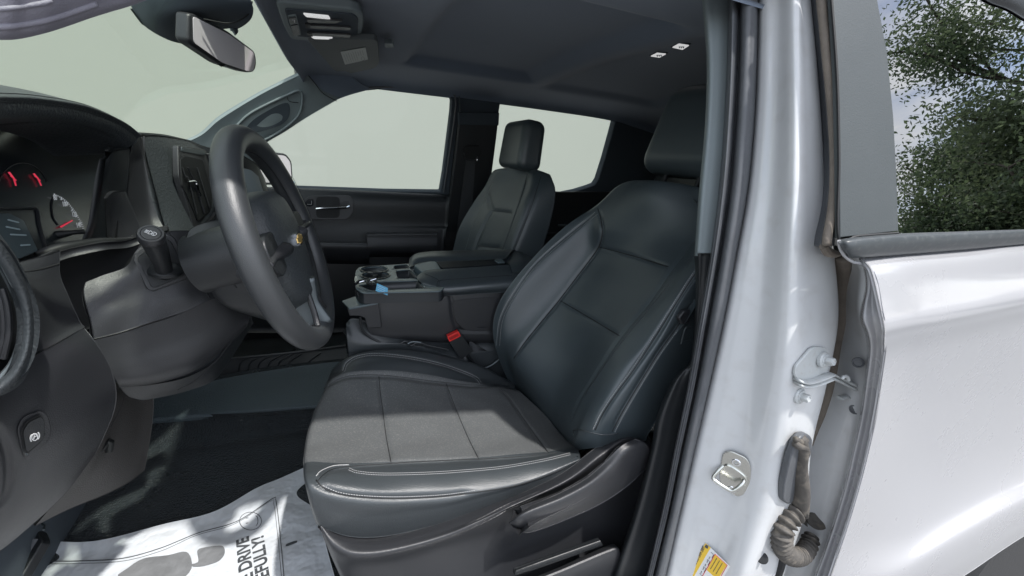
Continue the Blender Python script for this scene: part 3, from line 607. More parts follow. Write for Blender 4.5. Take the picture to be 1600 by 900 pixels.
brow = [
 [(812, 628, -.20), (815, 622, -.22), (826, 626, -.27), (868, 672, -.43), (898, 702, -.58), (906, 702, -.63), (926, 700, -.675), (955, 697, -.69), (1010, 700, -.685)],
 [(800, 606, -.185), (806, 601, -.21), (818, 608, -.27), (862, 654, -.43), (892, 682, -.58), (903, 682, -.64), (928, 680, -.68), (958, 680, -.695), (1012, 680, -.69)],
 [(780, 562, -.175), (790, 556, -.21), (805, 560, -.27), (868, 612, -.43), (906, 636, -.60), (926, 634, -.655), (950, 634, -.69), (978, 634, -.70), (1040, 634, -.69)],
 [(770, 512, -.17), (788, 504, -.20), (838, 512, -.265), (899, 558, -.43), (936, 578, -.60), (965, 577, -.665), (988, 577, -.69), (1012, 577, -.70), (1072, 577, -.69)],
 [(785, 463, -.17), (808, 458, -.20), (872, 471, -.265), (925, 503, -.43), (967, 529, -.60), (1003, 529, -.665), (1024, 528, -.69), (1047, 528, -.70), (1112, 528, -.69)],
 [(830, 406, -.175), (858, 404, -.21), (905, 429, -.27), (958, 450, -.43), (1013, 472, -.60), (1040, 472, -.66), (1057, 472, -.688), (1073, 474, -.698), (1140, 478, -.69)],
 [(881, 356, -.19), (903, 360, -.225), (930, 393, -.28), (985, 405, -.43), (1047, 424, -.60), (1072, 424, -.655), (1087, 427, -.683), (1100, 432, -.695), (1168, 436, -.69)],
 [(934, 319, -.22), (936, 323, -.25), (941, 356, -.30), (1003, 358, -.43), (1083, 376, -.58), (1100, 377, -.64), (1114, 380, -.67), (1128, 388, -.685), (1188, 392, -.68)],
 [(962, 293, -.26), (966, 293, -.28), (975, 302, -.33), (1015, 305, -.43), (1090, 320, -.54), (1108, 328, -.60), (1120, 338, -.63), (1138, 348, -.66), (1196, 352, -.66)],
 [(985, 284, -.30), (991, 282, -.32), (1000, 282, -.35), (1030, 283, -.43), (1088, 292, -.51), (1105, 303, -.56), (1120, 313, -.60), (1138, 325, -.63), (1196, 330, -.64)],
 [(1000, 296, -.31), (1003, 294, -.33), (1012, 294, -.36), (1040, 294, -.43), (1090, 303, -.50), (1110, 313, -.55), (1125, 325, -.6), (1145, 335, -.62), (1200, 340, -.63)]]
Bc = [(803, 560), (820, 535), (850, 498), (873, 470), (902, 432), (927, 399), (938, 380), (941, 362), (939, 343), (934, 326)]
Bh1 = [(936, 386), (975, 396), (1010, 406), (1044, 417)]
Bh2 = [(876, 470), (905, 487), (940, 508), (968, 525)]
Bn = [(893, 655), (905, 625), (922, 597), (967, 529), (1013, 473), (1047, 424), (1083, 378)]
Bs = [(778, 540), (783, 500), (800, 465), (835, 415), (885, 370), (932, 333)]
BN1 = [(930, 672), (943, 645), (965, 612), (990, 578), (1027, 522), (1055, 476), (1084, 431), (1100, 412)]
BN2 = [(957, 674), (972, 645), (1000, 598), (1030, 550), (1060, 508), (1084, 470)]
bgv = [(Bc, .006, .007), (Bh1, .004, .004), (Bh2, .004, .004), (Bn, .007, .004), (Bs, .005, .003), (BN1, .006, .005), (BN2, .006, .005)]
bp = seat_patch(brow, bgv, 220, 220); mb = MB(); mb.slab(bp, BACKLE, .03)
lseam(bp, mb, Bc, 80, r=.0017); lseam(bp, mb, Bh1, 60, r=.0015); lseam(bp, mb, Bh2, 60, r=.0015)
lseam(bp, mb, Bs, 80, stitch=(-1, 1), off=2.6, r=.0006)
mb.dashes(bp.path([(915, 618), (925, 600), (970, 537), (1016, 481), (1045, 445)], 160, .0004), SEAM, r=.0008)
lseam(bp, mb, BN1, 90, r=.0012); mb.dashes(bp.path([(a-3.5, b-1) for a, b in BN1], 200, .0005), THREAD, r=.0008)
lseam(bp, mb, BN2, 90, r=.0012); mb.dashes(bp.path([(a+3.5, b+1) for a, b in BN2], 200, .0005), THREAD, r=.0008)
mb.tube(bp.path([(897, 680), (896, 674), (902, 671), (925, 676), (945, 679), (965, 677)], 40, .001), .0013, LEATHER, 6)
mb.build('backrest', ds, sharp=False)
mb = MB(); mb.box((0, 0, 0), (.05, .44, .60), PLASTB); a = math.radians(22); Rb = np.array([[math.cos(a), 0, math.sin(a)], [0, 1, 0], [-math.sin(a), 0, math.cos(a)]])
mb.v = [tuple(np.array((.45, -.43, .56))+Rb@np.array(v)) for v in mb.v]; mb.build('seat_back_shell', ds, bevel=.02)
a = math.radians(9); R9 = np.array([[math.cos(a), 0, math.sin(a)], [0, 1, 0], [-math.sin(a), 0, math.cos(a)]])
rbox('headrest', (.552, -.435, 1.0), (.13, .315, .235), BACKLE, ds, R=R9, b=.052, taper=.80)
for y in (-.49, -.37):
    mb = MB(); mb.tube([(.50, y, .82), (.535, y, .94)], .007, BLACK, 10); mb.build('headrest_post', ds)
# plastic side cover, recline lever, slide rail
sc_ = [[P(*q) for q in r] for r in [
 [(502, 815, -.665), (530, 832, -.675), (565, 838, -.68), (610, 836, -.685), (680, 817, -.685), (750, 793, -.685), (820, 768, -.685), (880, 738, -.685), (930, 700, -.68), (975, 676, -.67), (1012, 680, -.66)],
 [(501, 822, -.675), (522, 842, -.695), (560, 853, -.71), (610, 850, -.715), (690, 830, -.715), (755, 806, -.715), (825, 780, -.715), (890, 750, -.715), (940, 714, -.71), (980, 688, -.70), (1016, 692, -.69)],
 [(504, 836, -.68), (522, 858, -.705), (555, 868, -.725), (610, 864, -.73), (690, 842, -.73), (752, 817, -.728), (815, 792, -.70), (880, 772, -.695), (930, 748, -.695), (985, 712, -.69), (1024, 710, -.70)],
 [(510, 852, -.68), (530, 880, -.70), (562, 888, -.715), (620, 880, -.715), (695, 860, -.715), (758, 842, -.70), (824, 824, -.680), (886, 804, -.678), (940, 778, -.678), (990, 745, -.68), (1030, 735, -.70)],
 [(522, 880, -.68), (545, 912, -.70), (575, 925, -.71), (640, 915, -.71), (700, 905, -.71), (755, 895, -.70), (820, 880, -.685), (880, 860, -.683), (950, 830, -.683), (1000, 800, -.683), (1040, 790, -.70)],
 [(545, 930, -.68), (570, 960, -.70), (600, 975, -.71), (660, 965, -.71), (720, 955, -.71), (780, 945, -.71), (840, 925, -.71), (900, 905, -.71), (970, 880, -.71), (1020, 860, -.71), (1060, 850, -.70)]]]
scp = Patch(sc_, 150, 80); mb = MB(); mb.slab(scp, PLAST, .008)
sco = mb.build('side_cover', ds, sharp=False)
lv = [[P(*q) for q in r] for r in [
 [(800, 814, -.732), (812, 802, -.740), (832, 789, -.745), (875, 770, -.745), (915, 748, -.745), (945, 722, -.745), (970, 697, -.745), (992, 686, -.735)],
 [(796, 816, -.742), (809, 807, -.757), (828, 799, -.762), (878, 780, -.762), (922, 757, -.762), (955, 732, -.76), (982, 705, -.755), (1006, 691, -.745)],
 [(797, 820, -.742), (811, 820, -.757), (830, 816, -.762), (882, 796, -.762), (930, 772, -.76), (968, 745, -.755), (998, 718, -.75), (1014, 702, -.745)],
 [(801, 824, -.732), (815, 831, -.740), (834, 831, -.745), (886, 812, -.745), (938, 788, -.745), (980, 760, -.74), (1006, 735, -.735), (1016, 716, -.735)]]]
mb = MB(); mb.slab(Patch(lv, 80, 30), PLAST, .028); mb.build('recline_lever', ds, sharp=False)
rl = [[P(*q) for q in r] for r in [[(808, 885, -.72), (860, 866, -.72), (934, 840, -.72)], [(806, 892, -.735), (862, 872, -.735), (938, 845, -.735)], [(804, 900, -.735), (864, 880, -.735), (942, 852, -.735)]]]
mb = MB(); mb.slab(Patch(rl, 30, 12), PLASTB, .01); mb.build('slide_handle', ds)
rl = [[P(*q) for q in r] for r in [[(800, 915, -.725), (870, 888, -.725), (950, 852, -.725), (962, 852, -.725)], [(800, 925, -.75), (872, 898, -.75), (958, 862, -.75), (970, 865, -.75)], [(800, 975, -.75), (880, 950, -.75), (960, 905, -.75), (975, 900, -.75)]]]
mb = MB(); mb.slab(Patch(rl, 30, 14), PLAST, .01); mb.build('slide_rail', ds)
# belt buckle
bk = plane(P(698, 526, -.165), P(719, 516, -.165), P(738, 560, -.165))
bko = rplate([(697, 527), (718, 517), (739, 549), (722, 561), (718, 559)], bk, .022, PLASTB, 2).build('belt_buckle', ds, bevel=.002)
rplate([(698.5, 526), (716.5, 517.5), (720, 525), (702, 534)], bk, .018, RED, 1.2, lift=.002).build('release_button', bko, bevel=.001)
rplate([(701, 527.5), (715, 520.5), (716.5, 524), (703, 531)], bk, .002, mat('red_inner', (.35, .01, .01), .5), 1, lift=.003).build('button_face', bko)
mb = MB(); mb.tube([PP(bk, 730, 555, -.01), PP(bk, 742, 572, -.012)], [.012, .010], PLASTB, 10, flat=.5); mb.build('buckle_stalk', bko)
mb = MB(); mb.prism([PP(bk, a, b, -.03) for a, b in [(732, 514), (747, 515), (747, 540), (733, 539)]], -bk[1]*.003, SEATBELT); mb.prism([PP(bk, a, b, -.031) for a, b in [(737, 538), (768, 556), (762, 566), (740, 574)]], -bk[1]*.003, SEATBELT); mb.build('belt_webbing', ds, sharp=False)
mb = MB(); mb.tube([P(a, b, -.15) for a, b in [(744, 578), (765, 572), (782, 560), (783, 562)]], .003, SATIN, 8, 20); mb.build('seat_trim_rod', ds)
# near belt strap and anchor between seat and pillar
mb = MB(); mb.prism([P(a, b, -.66) for a, b in [(1082, 430), (1086, 480), (1060, 580), (1058, 575), (1076, 480)]], (0, .002, 0), SEATBELT); mb.build('shoulder_belt', T)
mb = MB(); mb.prism([P(*q, -.71) for q in [(1061, 497), (1070, 486), (1079, 484), (1079, 505), (1066, 508)]], (0, .012, 0), PLAST); mb.build('belt_height_knob', T, bevel=.003)
mb = MB(); mb.tube([P(*q, -.715) for q in [(1064, 537), (1071, 513), (1080, 511)]], .0016, SATIN, 6, 12); mb.tube([P(*q, -.715) for q in [(1068, 532), (1080, 530)]], .0012, SATIN, 6); mb.build('belt_anchor_clip', T)
# ================================================================== centre console
base = MB(); base.box((0.0, 0, .17), (.60, .27, .30), LEATHER); cc = base.build('center_console', T, bevel=.03, label='black center console folded down with cup holders and padded armrest')
# cushion below
cr1 = [[P(*q) for q in r] for r in [[(541, 505, -.12), (560, 498, -.12), (640, 525, -.12), (720, 540, -.12)], [(541, 520, -.15), (562, 530, -.15), (640, 537, -.15), (730, 560, -.15)], [(545, 556, -.155), (570, 548, -.155), (650, 545, -.155), (740, 575, -.155)], [(545, 590, -.15), (570, 585, -.15), (650, 590, -.15), (740, 600, -.15)]]]
mb = MB(); mb.slab(Patch(cr1, 40, 30), LEATHER, .02); mb.dashes(Patch(cr1, 40, 30).path([(548, 551), (575, 547), (620, 547)], 50, .001), SEAM); mb.build('seat_cushion', cc, sharp=False)
# side body
bd = [[P(*q) for q in r] for r in [
 [(556, 455, -.135), (575, 466, -.137), (625, 470, -.137), (690, 462, -.137), (740, 458, -.137), (840, 455, -.137)],
 [(560, 465, -.139), (580, 475, -.14), (625, 476, -.14), (692, 467, -.14), (745, 468, -.14), (840, 470, -.14)],
 [(568, 490, -.143), (590, 495, -.143), (630, 495, -.143), (698, 490, -.143), (750, 490, -.143), (840, 490, -.143)],
 [(575, 515, -.143), (595, 515, -.143), (635, 515, -.143), (705, 515, -.143), (760, 515, -.143), (840, 512, -.143)],
 [(585, 528, -.138), (605, 530, -.14), (640, 530, -.14), (715, 531, -.14), (775, 531, -.14), (840, 530, -.14)],
 [(590, 534, -.12), (605, 535, -.12), (640, 535, -.12), (715, 536, -.12), (775, 536, -.12), (840, 535, -.12)]]]
bdp = Patch(bd, 90, 60); bdp.groove(bdp.path([(700, 455), (706, 470), (708, 490), (713, 508), (722, 516), (800, 517)], 50), .006, .006); bdp.fresh()
mb = MB(); mb.slab(bdp, PLAST, .015)
mb.tube(bdp.path([(557, 459), (570, 469), (600, 472), (640, 471), (685, 464), (697, 461)], 50, .002), .0022, PLASTB, 8)
mb.build('console_side', cc, sharp=False)
on_plate(bdp, [(707, 470), (760, 464), (830, 462), (830, 512), (740, 515), (722, 513), (712, 500)], .004, PLAST, .005, 6).build('side_compartment', cc, bevel=.003)
# tray
zt = .528
TP = plane(PZ(553, 440, zt), PZ(640, 412, zt), PZ(665, 448, zt))
TPO = [(555, 424), (561, 417), (650, 411), (700, 440), (690, 455), (565, 457.5), (555, 450)]
tray = rplate(TPO, TP, .004, SATIN, 5)
LIDL_ = mat('tray_body_black', (.03, .034, .038), .35)
TRAYM = mat('tray_blue_lit', (.085, .115, .128), .27, spec=.8); tray.mats = [TRAYM]  # bluish base carries the blue light on the tray top
tr = tray.build('cup_tray', cc)
cuts = []; cuts2 = []
for cx, cy in ((585, 421.5), (587, 430.5)):
    c = PP(TP, cx, cy); m = MB(); m.lathe(c-np.array([0, 0, .028]), (0, 0, 1), [(.040, 0), (.040, .1)], BLACK, 28); cuts.append(m); m = MB(); m.lathe(c-np.array([0, 0, .034]), (0, 0, 1), [(.0397, 0), (.0397, .1)], BLACK, 28); cuts2.append(m)
def hole(pts, d=.022):
    m = MB(); m.prism([PP(TP, a, b, .05) for a, b in round_poly(pts, 2, 3)], (0, 0, -(d+.05)), BLACK, False); return m
cuts += [hole([(616, 414.5), (636, 413), (640, 418.5), (616, 420.5)]), hole([(618, 423), (640, 421), (655, 434), (622, 435)]), hole([(560, 446), (597, 440), (652, 438), (664, 450), (580, 453.5)])]
cuts2 += [hole([(616.3, 414.7), (635.7, 413.3), (639.6, 418.3), (616.3, 420.3)], .03), hole([(618.3, 423.2), (639.6, 421.3), (654.4, 433.8), (622.2, 434.7)], .03), hole([(560.6, 446), (597, 440.3), (651.6, 438.3), (663.2, 449.8), (580, 453.2)], .03)]
cut(tr, cuts); bev(tr, .0012, 2)
ub = rplate(TPO, (TP[0]-np.array([0, 0, .0045]), TP[1]), .032, LIDL_, 5).build('tray_body', cc); cut(ub, cuts2)
for cx, cy in ((585, 421.5), (587, 430.5)):
    c = PP(TP, cx, cy); mb = MB(); mb.tube([c+.0425*np.array([math.cos(t), math.sin(t), 0])+np.array([0, 0, .001]) for t in np.linspace(0, 2*math.pi, 33)[:-1]], .0022, GLOSSB, 6, closed=True); mb.build('cup_holder_ring', tr)
mb = MB(); mb.lathe(PP(TP, 586, 426)-np.array([0, 0, .03]), (0, 0, 1), [(.012, 0), (.012, .015), (.007, .022)], BLACK, 16); mb.build('cup_divider', tr)
mb = MB(); mb.tube([PP(TP, a, b, -.02) for a, b in [(620, 448), (628, 446), (640, 447)]], .003, PLAST, 6); mb.build('tray_rib', tr)
# armrest lid: near pad, far pad, trough between
def pad(name, rows, parent, m, nu=60, nv=30, th=.015):
    p = Patch([[P(*q) for q in r] for r in rows], nu, nv); b = MB(); b.slab(p, m, th); return b.build(name, parent, sharp=False), p
LIDL = mat('armrest_leather', (.042, .052, .058), .33, spec=.8, bump=.4, bscale=500, var=.12, bdist=.001)
lid, lp = pad('armrest_lid', [
 [(653, 430, -.06), (662, 424, -.06), (680, 421, -.06), (730, 418, -.06), (790, 414, -.06), (845, 410, -.06)],
 [(651, 433, -.075), (661, 428, -.075), (682, 425, -.08), (735, 422, -.08), (795, 419, -.08), (850, 415, -.08)],
 [(653, 437, -.10), (665, 436, -.11), (690, 436, -.12), (742, 432, -.12), (800, 428, -.12), (855, 424, -.12)],
 [(658, 442, -.12), (674, 445, -.14), (696, 447, -.155), (745, 443, -.16), (803, 438, -.16), (858, 434, -.16)],
 [(664, 447, -.13), (680, 452, -.15), (700, 456, -.163), (748, 452, -.168), (806, 448, -.168), (860, 444, -.168)],
 [(668, 449, -.125), (684, 456, -.14), (702, 462, -.15), (750, 459, -.155), (808, 456, -.155), (862, 452, -.155)]], cc, LIDL)
b = MB(); b.dashes(lp.path([(664, 428), (684, 437), (686, 445), (684, 451)], 60, .0006), SEAM, r=.0007); b.tube(lp.path([(684, 452), (683, 444), (690, 438), (742, 434), (800, 430)], 60, .0003), .0008, SEAM, 5); b.build('lid_seam', lid)
pad('armrest_far_pad', [
 [(640, 418, .02), (648, 414, .02), (662, 411, .02), (690, 409.5, .02), (745, 407, .02), (790, 404, .02)],
 [(639, 412, .05), (646, 405, .05), (660, 401, .05), (690, 400, .05), (745, 399, .05), (795, 398, .05)],
 [(640, 404, .10), (648, 398, .10), (664, 395.5, .10), (692, 394.5, .10), (745, 393, .10), (800, 392, .10)],
 [(643, 402, .14), (652, 396.5, .14), (668, 393.5, .15), (694, 392, .15), (745, 391, .15), (805, 390, .15)],
 [(643, 412, .16), (652, 406, .16), (668, 402, .16), (694, 400, .16), (745, 399, .16), (805, 398, .16)]], cc, LIDL)
zl = .560
TP2 = plane(PZ(655, 425, zl-.01), PZ(790, 410, zl), PZ(680, 412, zl))
rplate([(646, 414), (670, 408), (682, 408), (690, 421), (660, 426)], TP2, .02, TRAYM, 3).build('trough_front', cc, bevel=.003)
rplate([(682, 409), (784, 404), (792, 412), (690, 418.5)], (TP2[0]-np.array([0, 0, .004]), TP2[1]), .01, PLASTB, 3).build('trough', cc, bevel=.001)
rplate([(772, 406), (784, 404.5), (790, 410.5), (778, 411)], TP2, .004, TRAYM, 2, lift=.001).build('trough_end', cc, bevel=.001)
pad('armrest_rear_pad', [[(785, 404, .10), (800, 392, .14), (815, 394, .15)], [(790, 409, .02), (808, 400, .05), (828, 402, .06)], [(795, 414, -.06), (815, 410, -.06), (834, 412, -.06)], [(800, 428, -.12), (820, 425, -.12), (836, 420, -.12)]], cc, LIDL, 20, 20)
# front bin
FB = plane(P(545, 482, -.16), P(592, 474, -.16), P(590, 512, -.16))
fb = rplate([(543, 483), (592, 474), (597, 512), (574, 513), (570, 497), (562, 494), (546, 494)], FB, .05, PLAST, 2).build('front_bin', cc, bevel=.003)
plate([(534, 470.5), (554, 463.5), (591, 473), (545, 482)], plane(P(545, 482, -.163), P(590, 473.5, -.163), P(534, 470, -.10)), .006, TRAYM, lift=.001).build('bin_rim', fb, bevel=.0012)
mb = MB(); mb.tube([P(a, b, -.15) for a, b in [(563, 495), (564, 510), (572, 522), (590, 533), (615, 540), (660, 541)]], .0035, PLASTB, 8, 50); mb.build('trim_edge', fb)
mb = MB(); mb.tube([P(a, b, -.165) for a, b in [(625, 537), (634, 533), (642, 540), (650, 536), (660, 537), (670, 540), (700, 546)]], .0035, PLASTB, 8, 50); mb.build('charging_cable', cc)
mb = MB(); mb.tube([P(a, b, -.168) for a, b in [(637, 537), (645, 534), (658, 535)]], .0028, SATIN, 8, 16); mb.build('cable_clip', cc)
# ================================================================== steering wheel
wc = V3(-.410, -.50, .733); upw = V3(-.105, 0, .354); upw /= np.linalg.norm(upw); sw = V3(-.11, -1, 0); sw /= np.linalg.norm(sw); sw = sw-upw*(sw@upw); sw /= np.linalg.norm(sw); axw = np.cross(sw, upw); axw /= np.linalg.norm(axw)
if axw[0] < 0: axw = -axw
RW = .175
def wp(ang, r, h=0): a = math.radians(ang); return wc+r*(math.cos(a)*sw+math.sin(a)*upw)+axw*h
mb = MB(); mb.tube([wp(t, RW) for t in np.linspace(0, 360, 121)[:-1]], .0200, WHEELP, 24, closed=True)
mb.tube([wp(t, RW-.0222, .003) for t in np.linspace(0, 360, 121)[:-1]], .0008, SEAM, 4, closed=True)
mb.tube([wp(t, RW+.012, .0193) for t in np.linspace(150, 230, 40)], .0005, SEAM, 4)
stw = mb.build('steering_wheel', T, sharp=False, label='black steering wheel with textured rim and small gold emblem')
def wplate(pts, h, th, m, n=40, mb=None):
    mb = mb or MB(); q = cr([wc+sw*a+upw*b+axw*h for a, b in pts], n, True); mb.prism(q, -axw*th, m); return mb
# hub (air-bag cover)
hub = []
for k, (sx, h) in enumerate([(1.06, -.045), (1.04, -.018), (.98, .004), (.85, .014), (.5, .019), (.05, .021)]):
    row = [wc+sw*(a*sx)+upw*((b+.005)*sx)+axw*h for a, b in cr([(0, .082), (.062, .076), (.090, .04), (.094, 0), (.080, -.055), (.045, -.105), (0, -.116), (-.045, -.105), (-.080, -.055), (-.094, 0), (-.090, .04), (-.062, .076)], 60, True)]
    hub.append(row)
V = [v for r in hub for v in r]; fs = [(i*60+j, i*60+(j+1) % 60, (i+1)*60+(j+1) % 60, (i+1)*60+j) for i in range(5) for j in range(60)]+[tuple(5*60+j for j in range(60))]
mb = MB(); mb.add(V, fs, SOFT); bm = None; hb = mb.build('hub', stw, sharp=False)
# spokes
for s in (1, -1):
    mb = MB(); mb.tube([wc+sw*s*.06+axw*-.004, wc+sw*s*.11+axw*-.012, wc+sw*s*(RW-.008)+axw*-.004], [.034, .027, .024], PLAST, 14, 14, flat=.45, upv=upw); mb.build('spoke', stw, sharp=False)
mb = MB(); mb.tube([wc-upw*.07-axw*.004, wc-upw*.12-axw*.010, wc-upw*(RW-.006)-axw*.004], [.030, .026, .030], SATIN, 14, 14, flat=.35, upv=sw); lo = mb.build('spoke', stw, sharp=False, label='lower spoke with satin silver trim')
for s in (1, -1):
    mb = MB(); wplate([(s*.075, .028), (s*.105, .036), (s*.132, .028), (s*.138, 0), (s*.125, -.026), (s*.098, -.03), (s*.078, -.02)], .012, .016, PLASTB, 30, mb); mb.build('button_pad', stw, bevel=.003)
mb = MB(); mb.tube([wc+sw*a-upw*b+axw*.008 for a, b in [(.022, .09), (.03, .125), (.045, .150)]], .005, PLAST, 8, 16); mb.build('spoke_trim', lo); mb = MB(); mb.tube([wc+sw*a-upw*b+axw*.008 for a, b in [(-.022, .09), (-.03, .125), (-.045, .150)]], .005, PLAST, 8, 16); mb.build('spoke_trim', lo)
# emblem: bow-tie
E_ = [(-.022, -.0045), (-.020, .0045), (-.009, .0045), (-.008, .0085), (.009, .0085), (.008, .0045), (.022, .0045), (.020, -.0045), (.009, -.0045), (.008, -.0085), (-.009, -.0085), (-.008, -.0045)]
mb = MB(); mb.prism([wc-sw*a*1.12+upw*b*1.18+axw*.0255 for a, b in E_], -axw*.010, CHROME); em = mb.build('emblem', hb)
mb = MB(); mb.prism([wc-sw*a*.94+upw*b*.86+axw*.0268 for a, b in E_], -axw*.002, GOLD); mb.build('emblem_fill', em)
em.parent = stw; [setattr(c, 'parent', stw) for c in em.children]
# ================================================================== dashboard
# main carcass (fills the volume behind the visible skins)
mb = MB(); mb.box((-.98, .05, .62), (.30, 1.55, .38), PLASTB); dsh = mb.build('dashboard', T, bevel=.02, label='black dashboard with instrument cluster and air vents')
top = [[(-1.32, y, .84), (-1.1, y, .872), (-.85, y, .872), (-.72, y, .868)] for y in (-.78, -.4, 0, .4, .80)]
def spatch(name, rows, m, parent=None, nu=60, nv=60, th=.012, grooves=(), label=None, seams=()):
    p = Patch([[P(*q) for q in r] for r in rows], nu, nv)
    for g in grooves: p.groove(p.path(g[0], 60), g[1], g[2])
    if grooves: p.fresh()
    b = MB(); b.slab(p, m, th)
    for s in seams: b.tube(p.path(s, 50), .0011, SEAM, 5)
    return b.build(name, parent or dsh, sharp=False, label=label), p
# dash top between hood and far pillar
tp = [[P(214, 209, -.25), P(255, 212, -.10), P(285, 218, .15), P(300, 221.5, .35), P(310, 226, .70)],
      [P(214, 209, -.25)+V3(-.3, .0, -.01), P(255, 212, -.10)+V3(-.3, 0, -.01), P(285, 218, .15)+V3(-.3, 0, -.01), P(300, 221.5, .35)+V3(-.28, 0, -.01), P(310, 226, .7)+V3(-.28, 0, -.01)]]
mb = MB(); mb.slab(Patch(tp, 30, 16), SOFT, .003); mb.build('dash_top', dsh, sharp=False)
# cluster hood
hc = [(-90, 152, -.72), (-40, 147, -.66), (0, 146, -.60), (60, 150, -.53), (130, 163, -.43), (185, 187, -.32), (213, 208, -.26)]
r1 = [P(*q) for q in hc]
hd = [[p+V3(-.30, .0, -.015) for p in r1], [p+V3(-.10, 0, .012) for p in r1], r1,
 [P(*q) for q in [(-90, 168, -.72), (-40, 163, -.66), (0, 162, -.60), (60, 164, -.53), (130, 175, -.43), (186, 196, -.325), (215, 217, -.262)]],
 [P(*q)+V3(-.004, 0, 0) for q in [(-90, 188, -.72), (-40, 184, -.66), (0, 182, -.60), (60, 179, -.53), (128, 189, -.43), (183, 206, -.33), (211, 229, -.268)]],
 [P(*q)+V3(-.02, 0, 0) for q in [(-90, 200, -.71), (-40, 196, -.65), (0, 193, -.59), (60, 188, -.52), (125, 195, -.43), (176, 214, -.335), (204, 240, -.275)]],
 [P(*q)+V3(-.10, 0, 0) for q in [(-90, 216, -.71), (-40, 212, -.65), (0, 209, -.59), (60, 205, -.52), (122, 210, -.43), (168, 226, -.34), (196, 250, -.28)]]]
ph = Patch(hd, 100, 70); ph.groove(ph.path([(-60, 198), (0, 195), (60, 191), (125, 198), (180, 218)], 60), .004, .003); ph.fresh()
mb = MB(); mb.slab(ph, SOFT, .008); mb.build('instrument_hood', dsh, sharp=False)
# right cheek of the binnacle, running down from hood to the cluster foot
spatch('hood_cheek', [
 [(206, 226, -.272), (213, 212, -.262), (220, 212, -.24), (226, 213, -.235)],
 [(200, 255, -.285), (207, 258, -.27), (222, 252, -.245), (228, 250, -.24)],
 [(192, 290, -.30), (204, 300, -.28), (228, 300, -.25), (242, 298, -.245)],
 [(186, 330, -.32), (205, 340, -.29), (232, 340, -.26), (250, 338, -.25)],
 [(182, 374, -.34), (212, 372, -.31), (244, 372, -.28), (262, 370, -.27)]], PLAST, seams=([(221, 214), (228, 255), (243, 310), (262, 362)],))
# instrument face
IP = plane(P(0, 300, -.47)+V3(-.0, 0, 0), P(120, 340, -.36)+V3(-.02, 0, 0), P(0, 200, -.47)+V3(-.055, 0, 0))
ipo = plate([(-110, 180), (60, 185), (130, 195), (185, 225), (200, 250), (185, 330), (168, 376), (95, 380), (0, 410), (-110, 420)], IP, .01, DASHG).build('instrument_panel', dsh)
spatch('cluster_wall', [[(165, 250, -.35), (180, 235, -.335), (203, 232, -.28)], [(158, 300, -.36), (172, 300, -.34), (198, 290, -.30)], [(150, 350, -.37), (168, 350, -.345), (190, 340, -.31)], [(140, 376, -.38), (165, 378, -.35), (190, 376, -.32)]], PLASTB)
spatch('cluster_pod', [[(166, 310, -.355), (178, 300, -.34), (196, 298, -.305)], [(166, 345, -.35), (180, 345, -.33), (215, 345, -.30)], [(168, 370, -.35), (184, 372, -.33), (222, 364, -.30)]], PLAST)
ix = (PP(IP, 140, 300)-PP(IP, 40, 300)); ix /= np.linalg.norm(ix)
def garc(cx, cy, rx, ry, a0, a1, n): return [(cx+rx*math.cos(math.radians(t)), cy-ry*math.sin(math.radians(t))) for t in np.linspace(a0, a1, n)]
# speedometer: arc of ticks and figures
mb = MB()
tick = cr([(84, 303, 0), (93, 307, 0), (104, 315, 0), (114, 327, 0), (122, 339, 0), (128, 350, 0), (131, 360, 0)], 25)[:, :2]
cen = np.array([92, 356.])
for k, q in enumerate(tick):
    d = cen-q; d /= np.linalg.norm(d); l = 4 if k % 4 == 0 else 2
    mb.tube([PP(IP, *q, .0008), PP(IP, *(q+d*l), .0008)], .0006 if k % 4 else .0009, WHITEM, 4)
mb.build('speed_ticks', ipo)
SPD = empty('x', (0, 0, 0)); bpy.data.objects.remove(SPD)
for s, (a, b) in {'80': (83, 313), '100': (97, 323), '120': (112, 339), '140': (119, 356)}.items():
    text('gauge_figure', s, PP(IP, a, b, .001), ix, (0, 0, 1), .0125, WHITEM, ipo, .0, .0002)
text('gauge_figure', '5', PP(IP, 128, 366, .001), ix, (0, 0, 1), .010, WHITEM, ipo, .0003, .0002)
for pts in ([(92, 355.5), (110, 345.5)], [(10, 270), (18, 280), (21, 291)], [(49, 272), (56, 280), (61, 291)]):
    mb = MB(); w = 1.8 if pts[0][0] > 80 else 3
    mb.tube([PP(IP, *q, .003) for q in pts], [.0014, .0009], NEEDLE, 6)
    if w == 3: mb.tube([PP(IP, pts[1][0]-5, pts[1][1]-4, .003), PP(IP, pts[1][0]+4, pts[1][1]+3, .003)], [.0010, .0006], NEEDLE, 6)
    mb.build('gauge_needle', ipo)
mb = MB(); mb.tube([PP(IP, *q, .0008) for q in garc(35, 300, 40, 45, 20, 160, 30)], .0006, PLAST, 4); mb.tube([PP(IP, *q, .0008) for q in [(86, 304), (80, 318), (82, 340), (90, 352)]], .0012, PLAST, 4, 20); mb.tube([PP(IP, *q, .001) for q in [(-60, 328), (40, 326), (56, 328), (60, 350), (70, 388)]], .0022, PLAST, 6, 20); mb.build('gauge_ring', ipo)
rplate([(-40, 334), (14, 334), (36, 345), (58, 392), (30, 404), (-40, 404)], IP, .002, SCREEN, 3, lift=.001).build('info_display', ipo)
mb = MB()
for q in ([(8, 345), (24, 349)], [(5, 356), (26, 360)], [(12, 368), (36, 369)], [(28, 385), (42, 384)]): mb.tube([PP(IP, a, b, .0035) for a, b in q], .0011, mat('screen_text', (.16, .21, .24), .5, emis=(.3, .4, .45, .08)), 4)
mb.build('display_line', ipo)
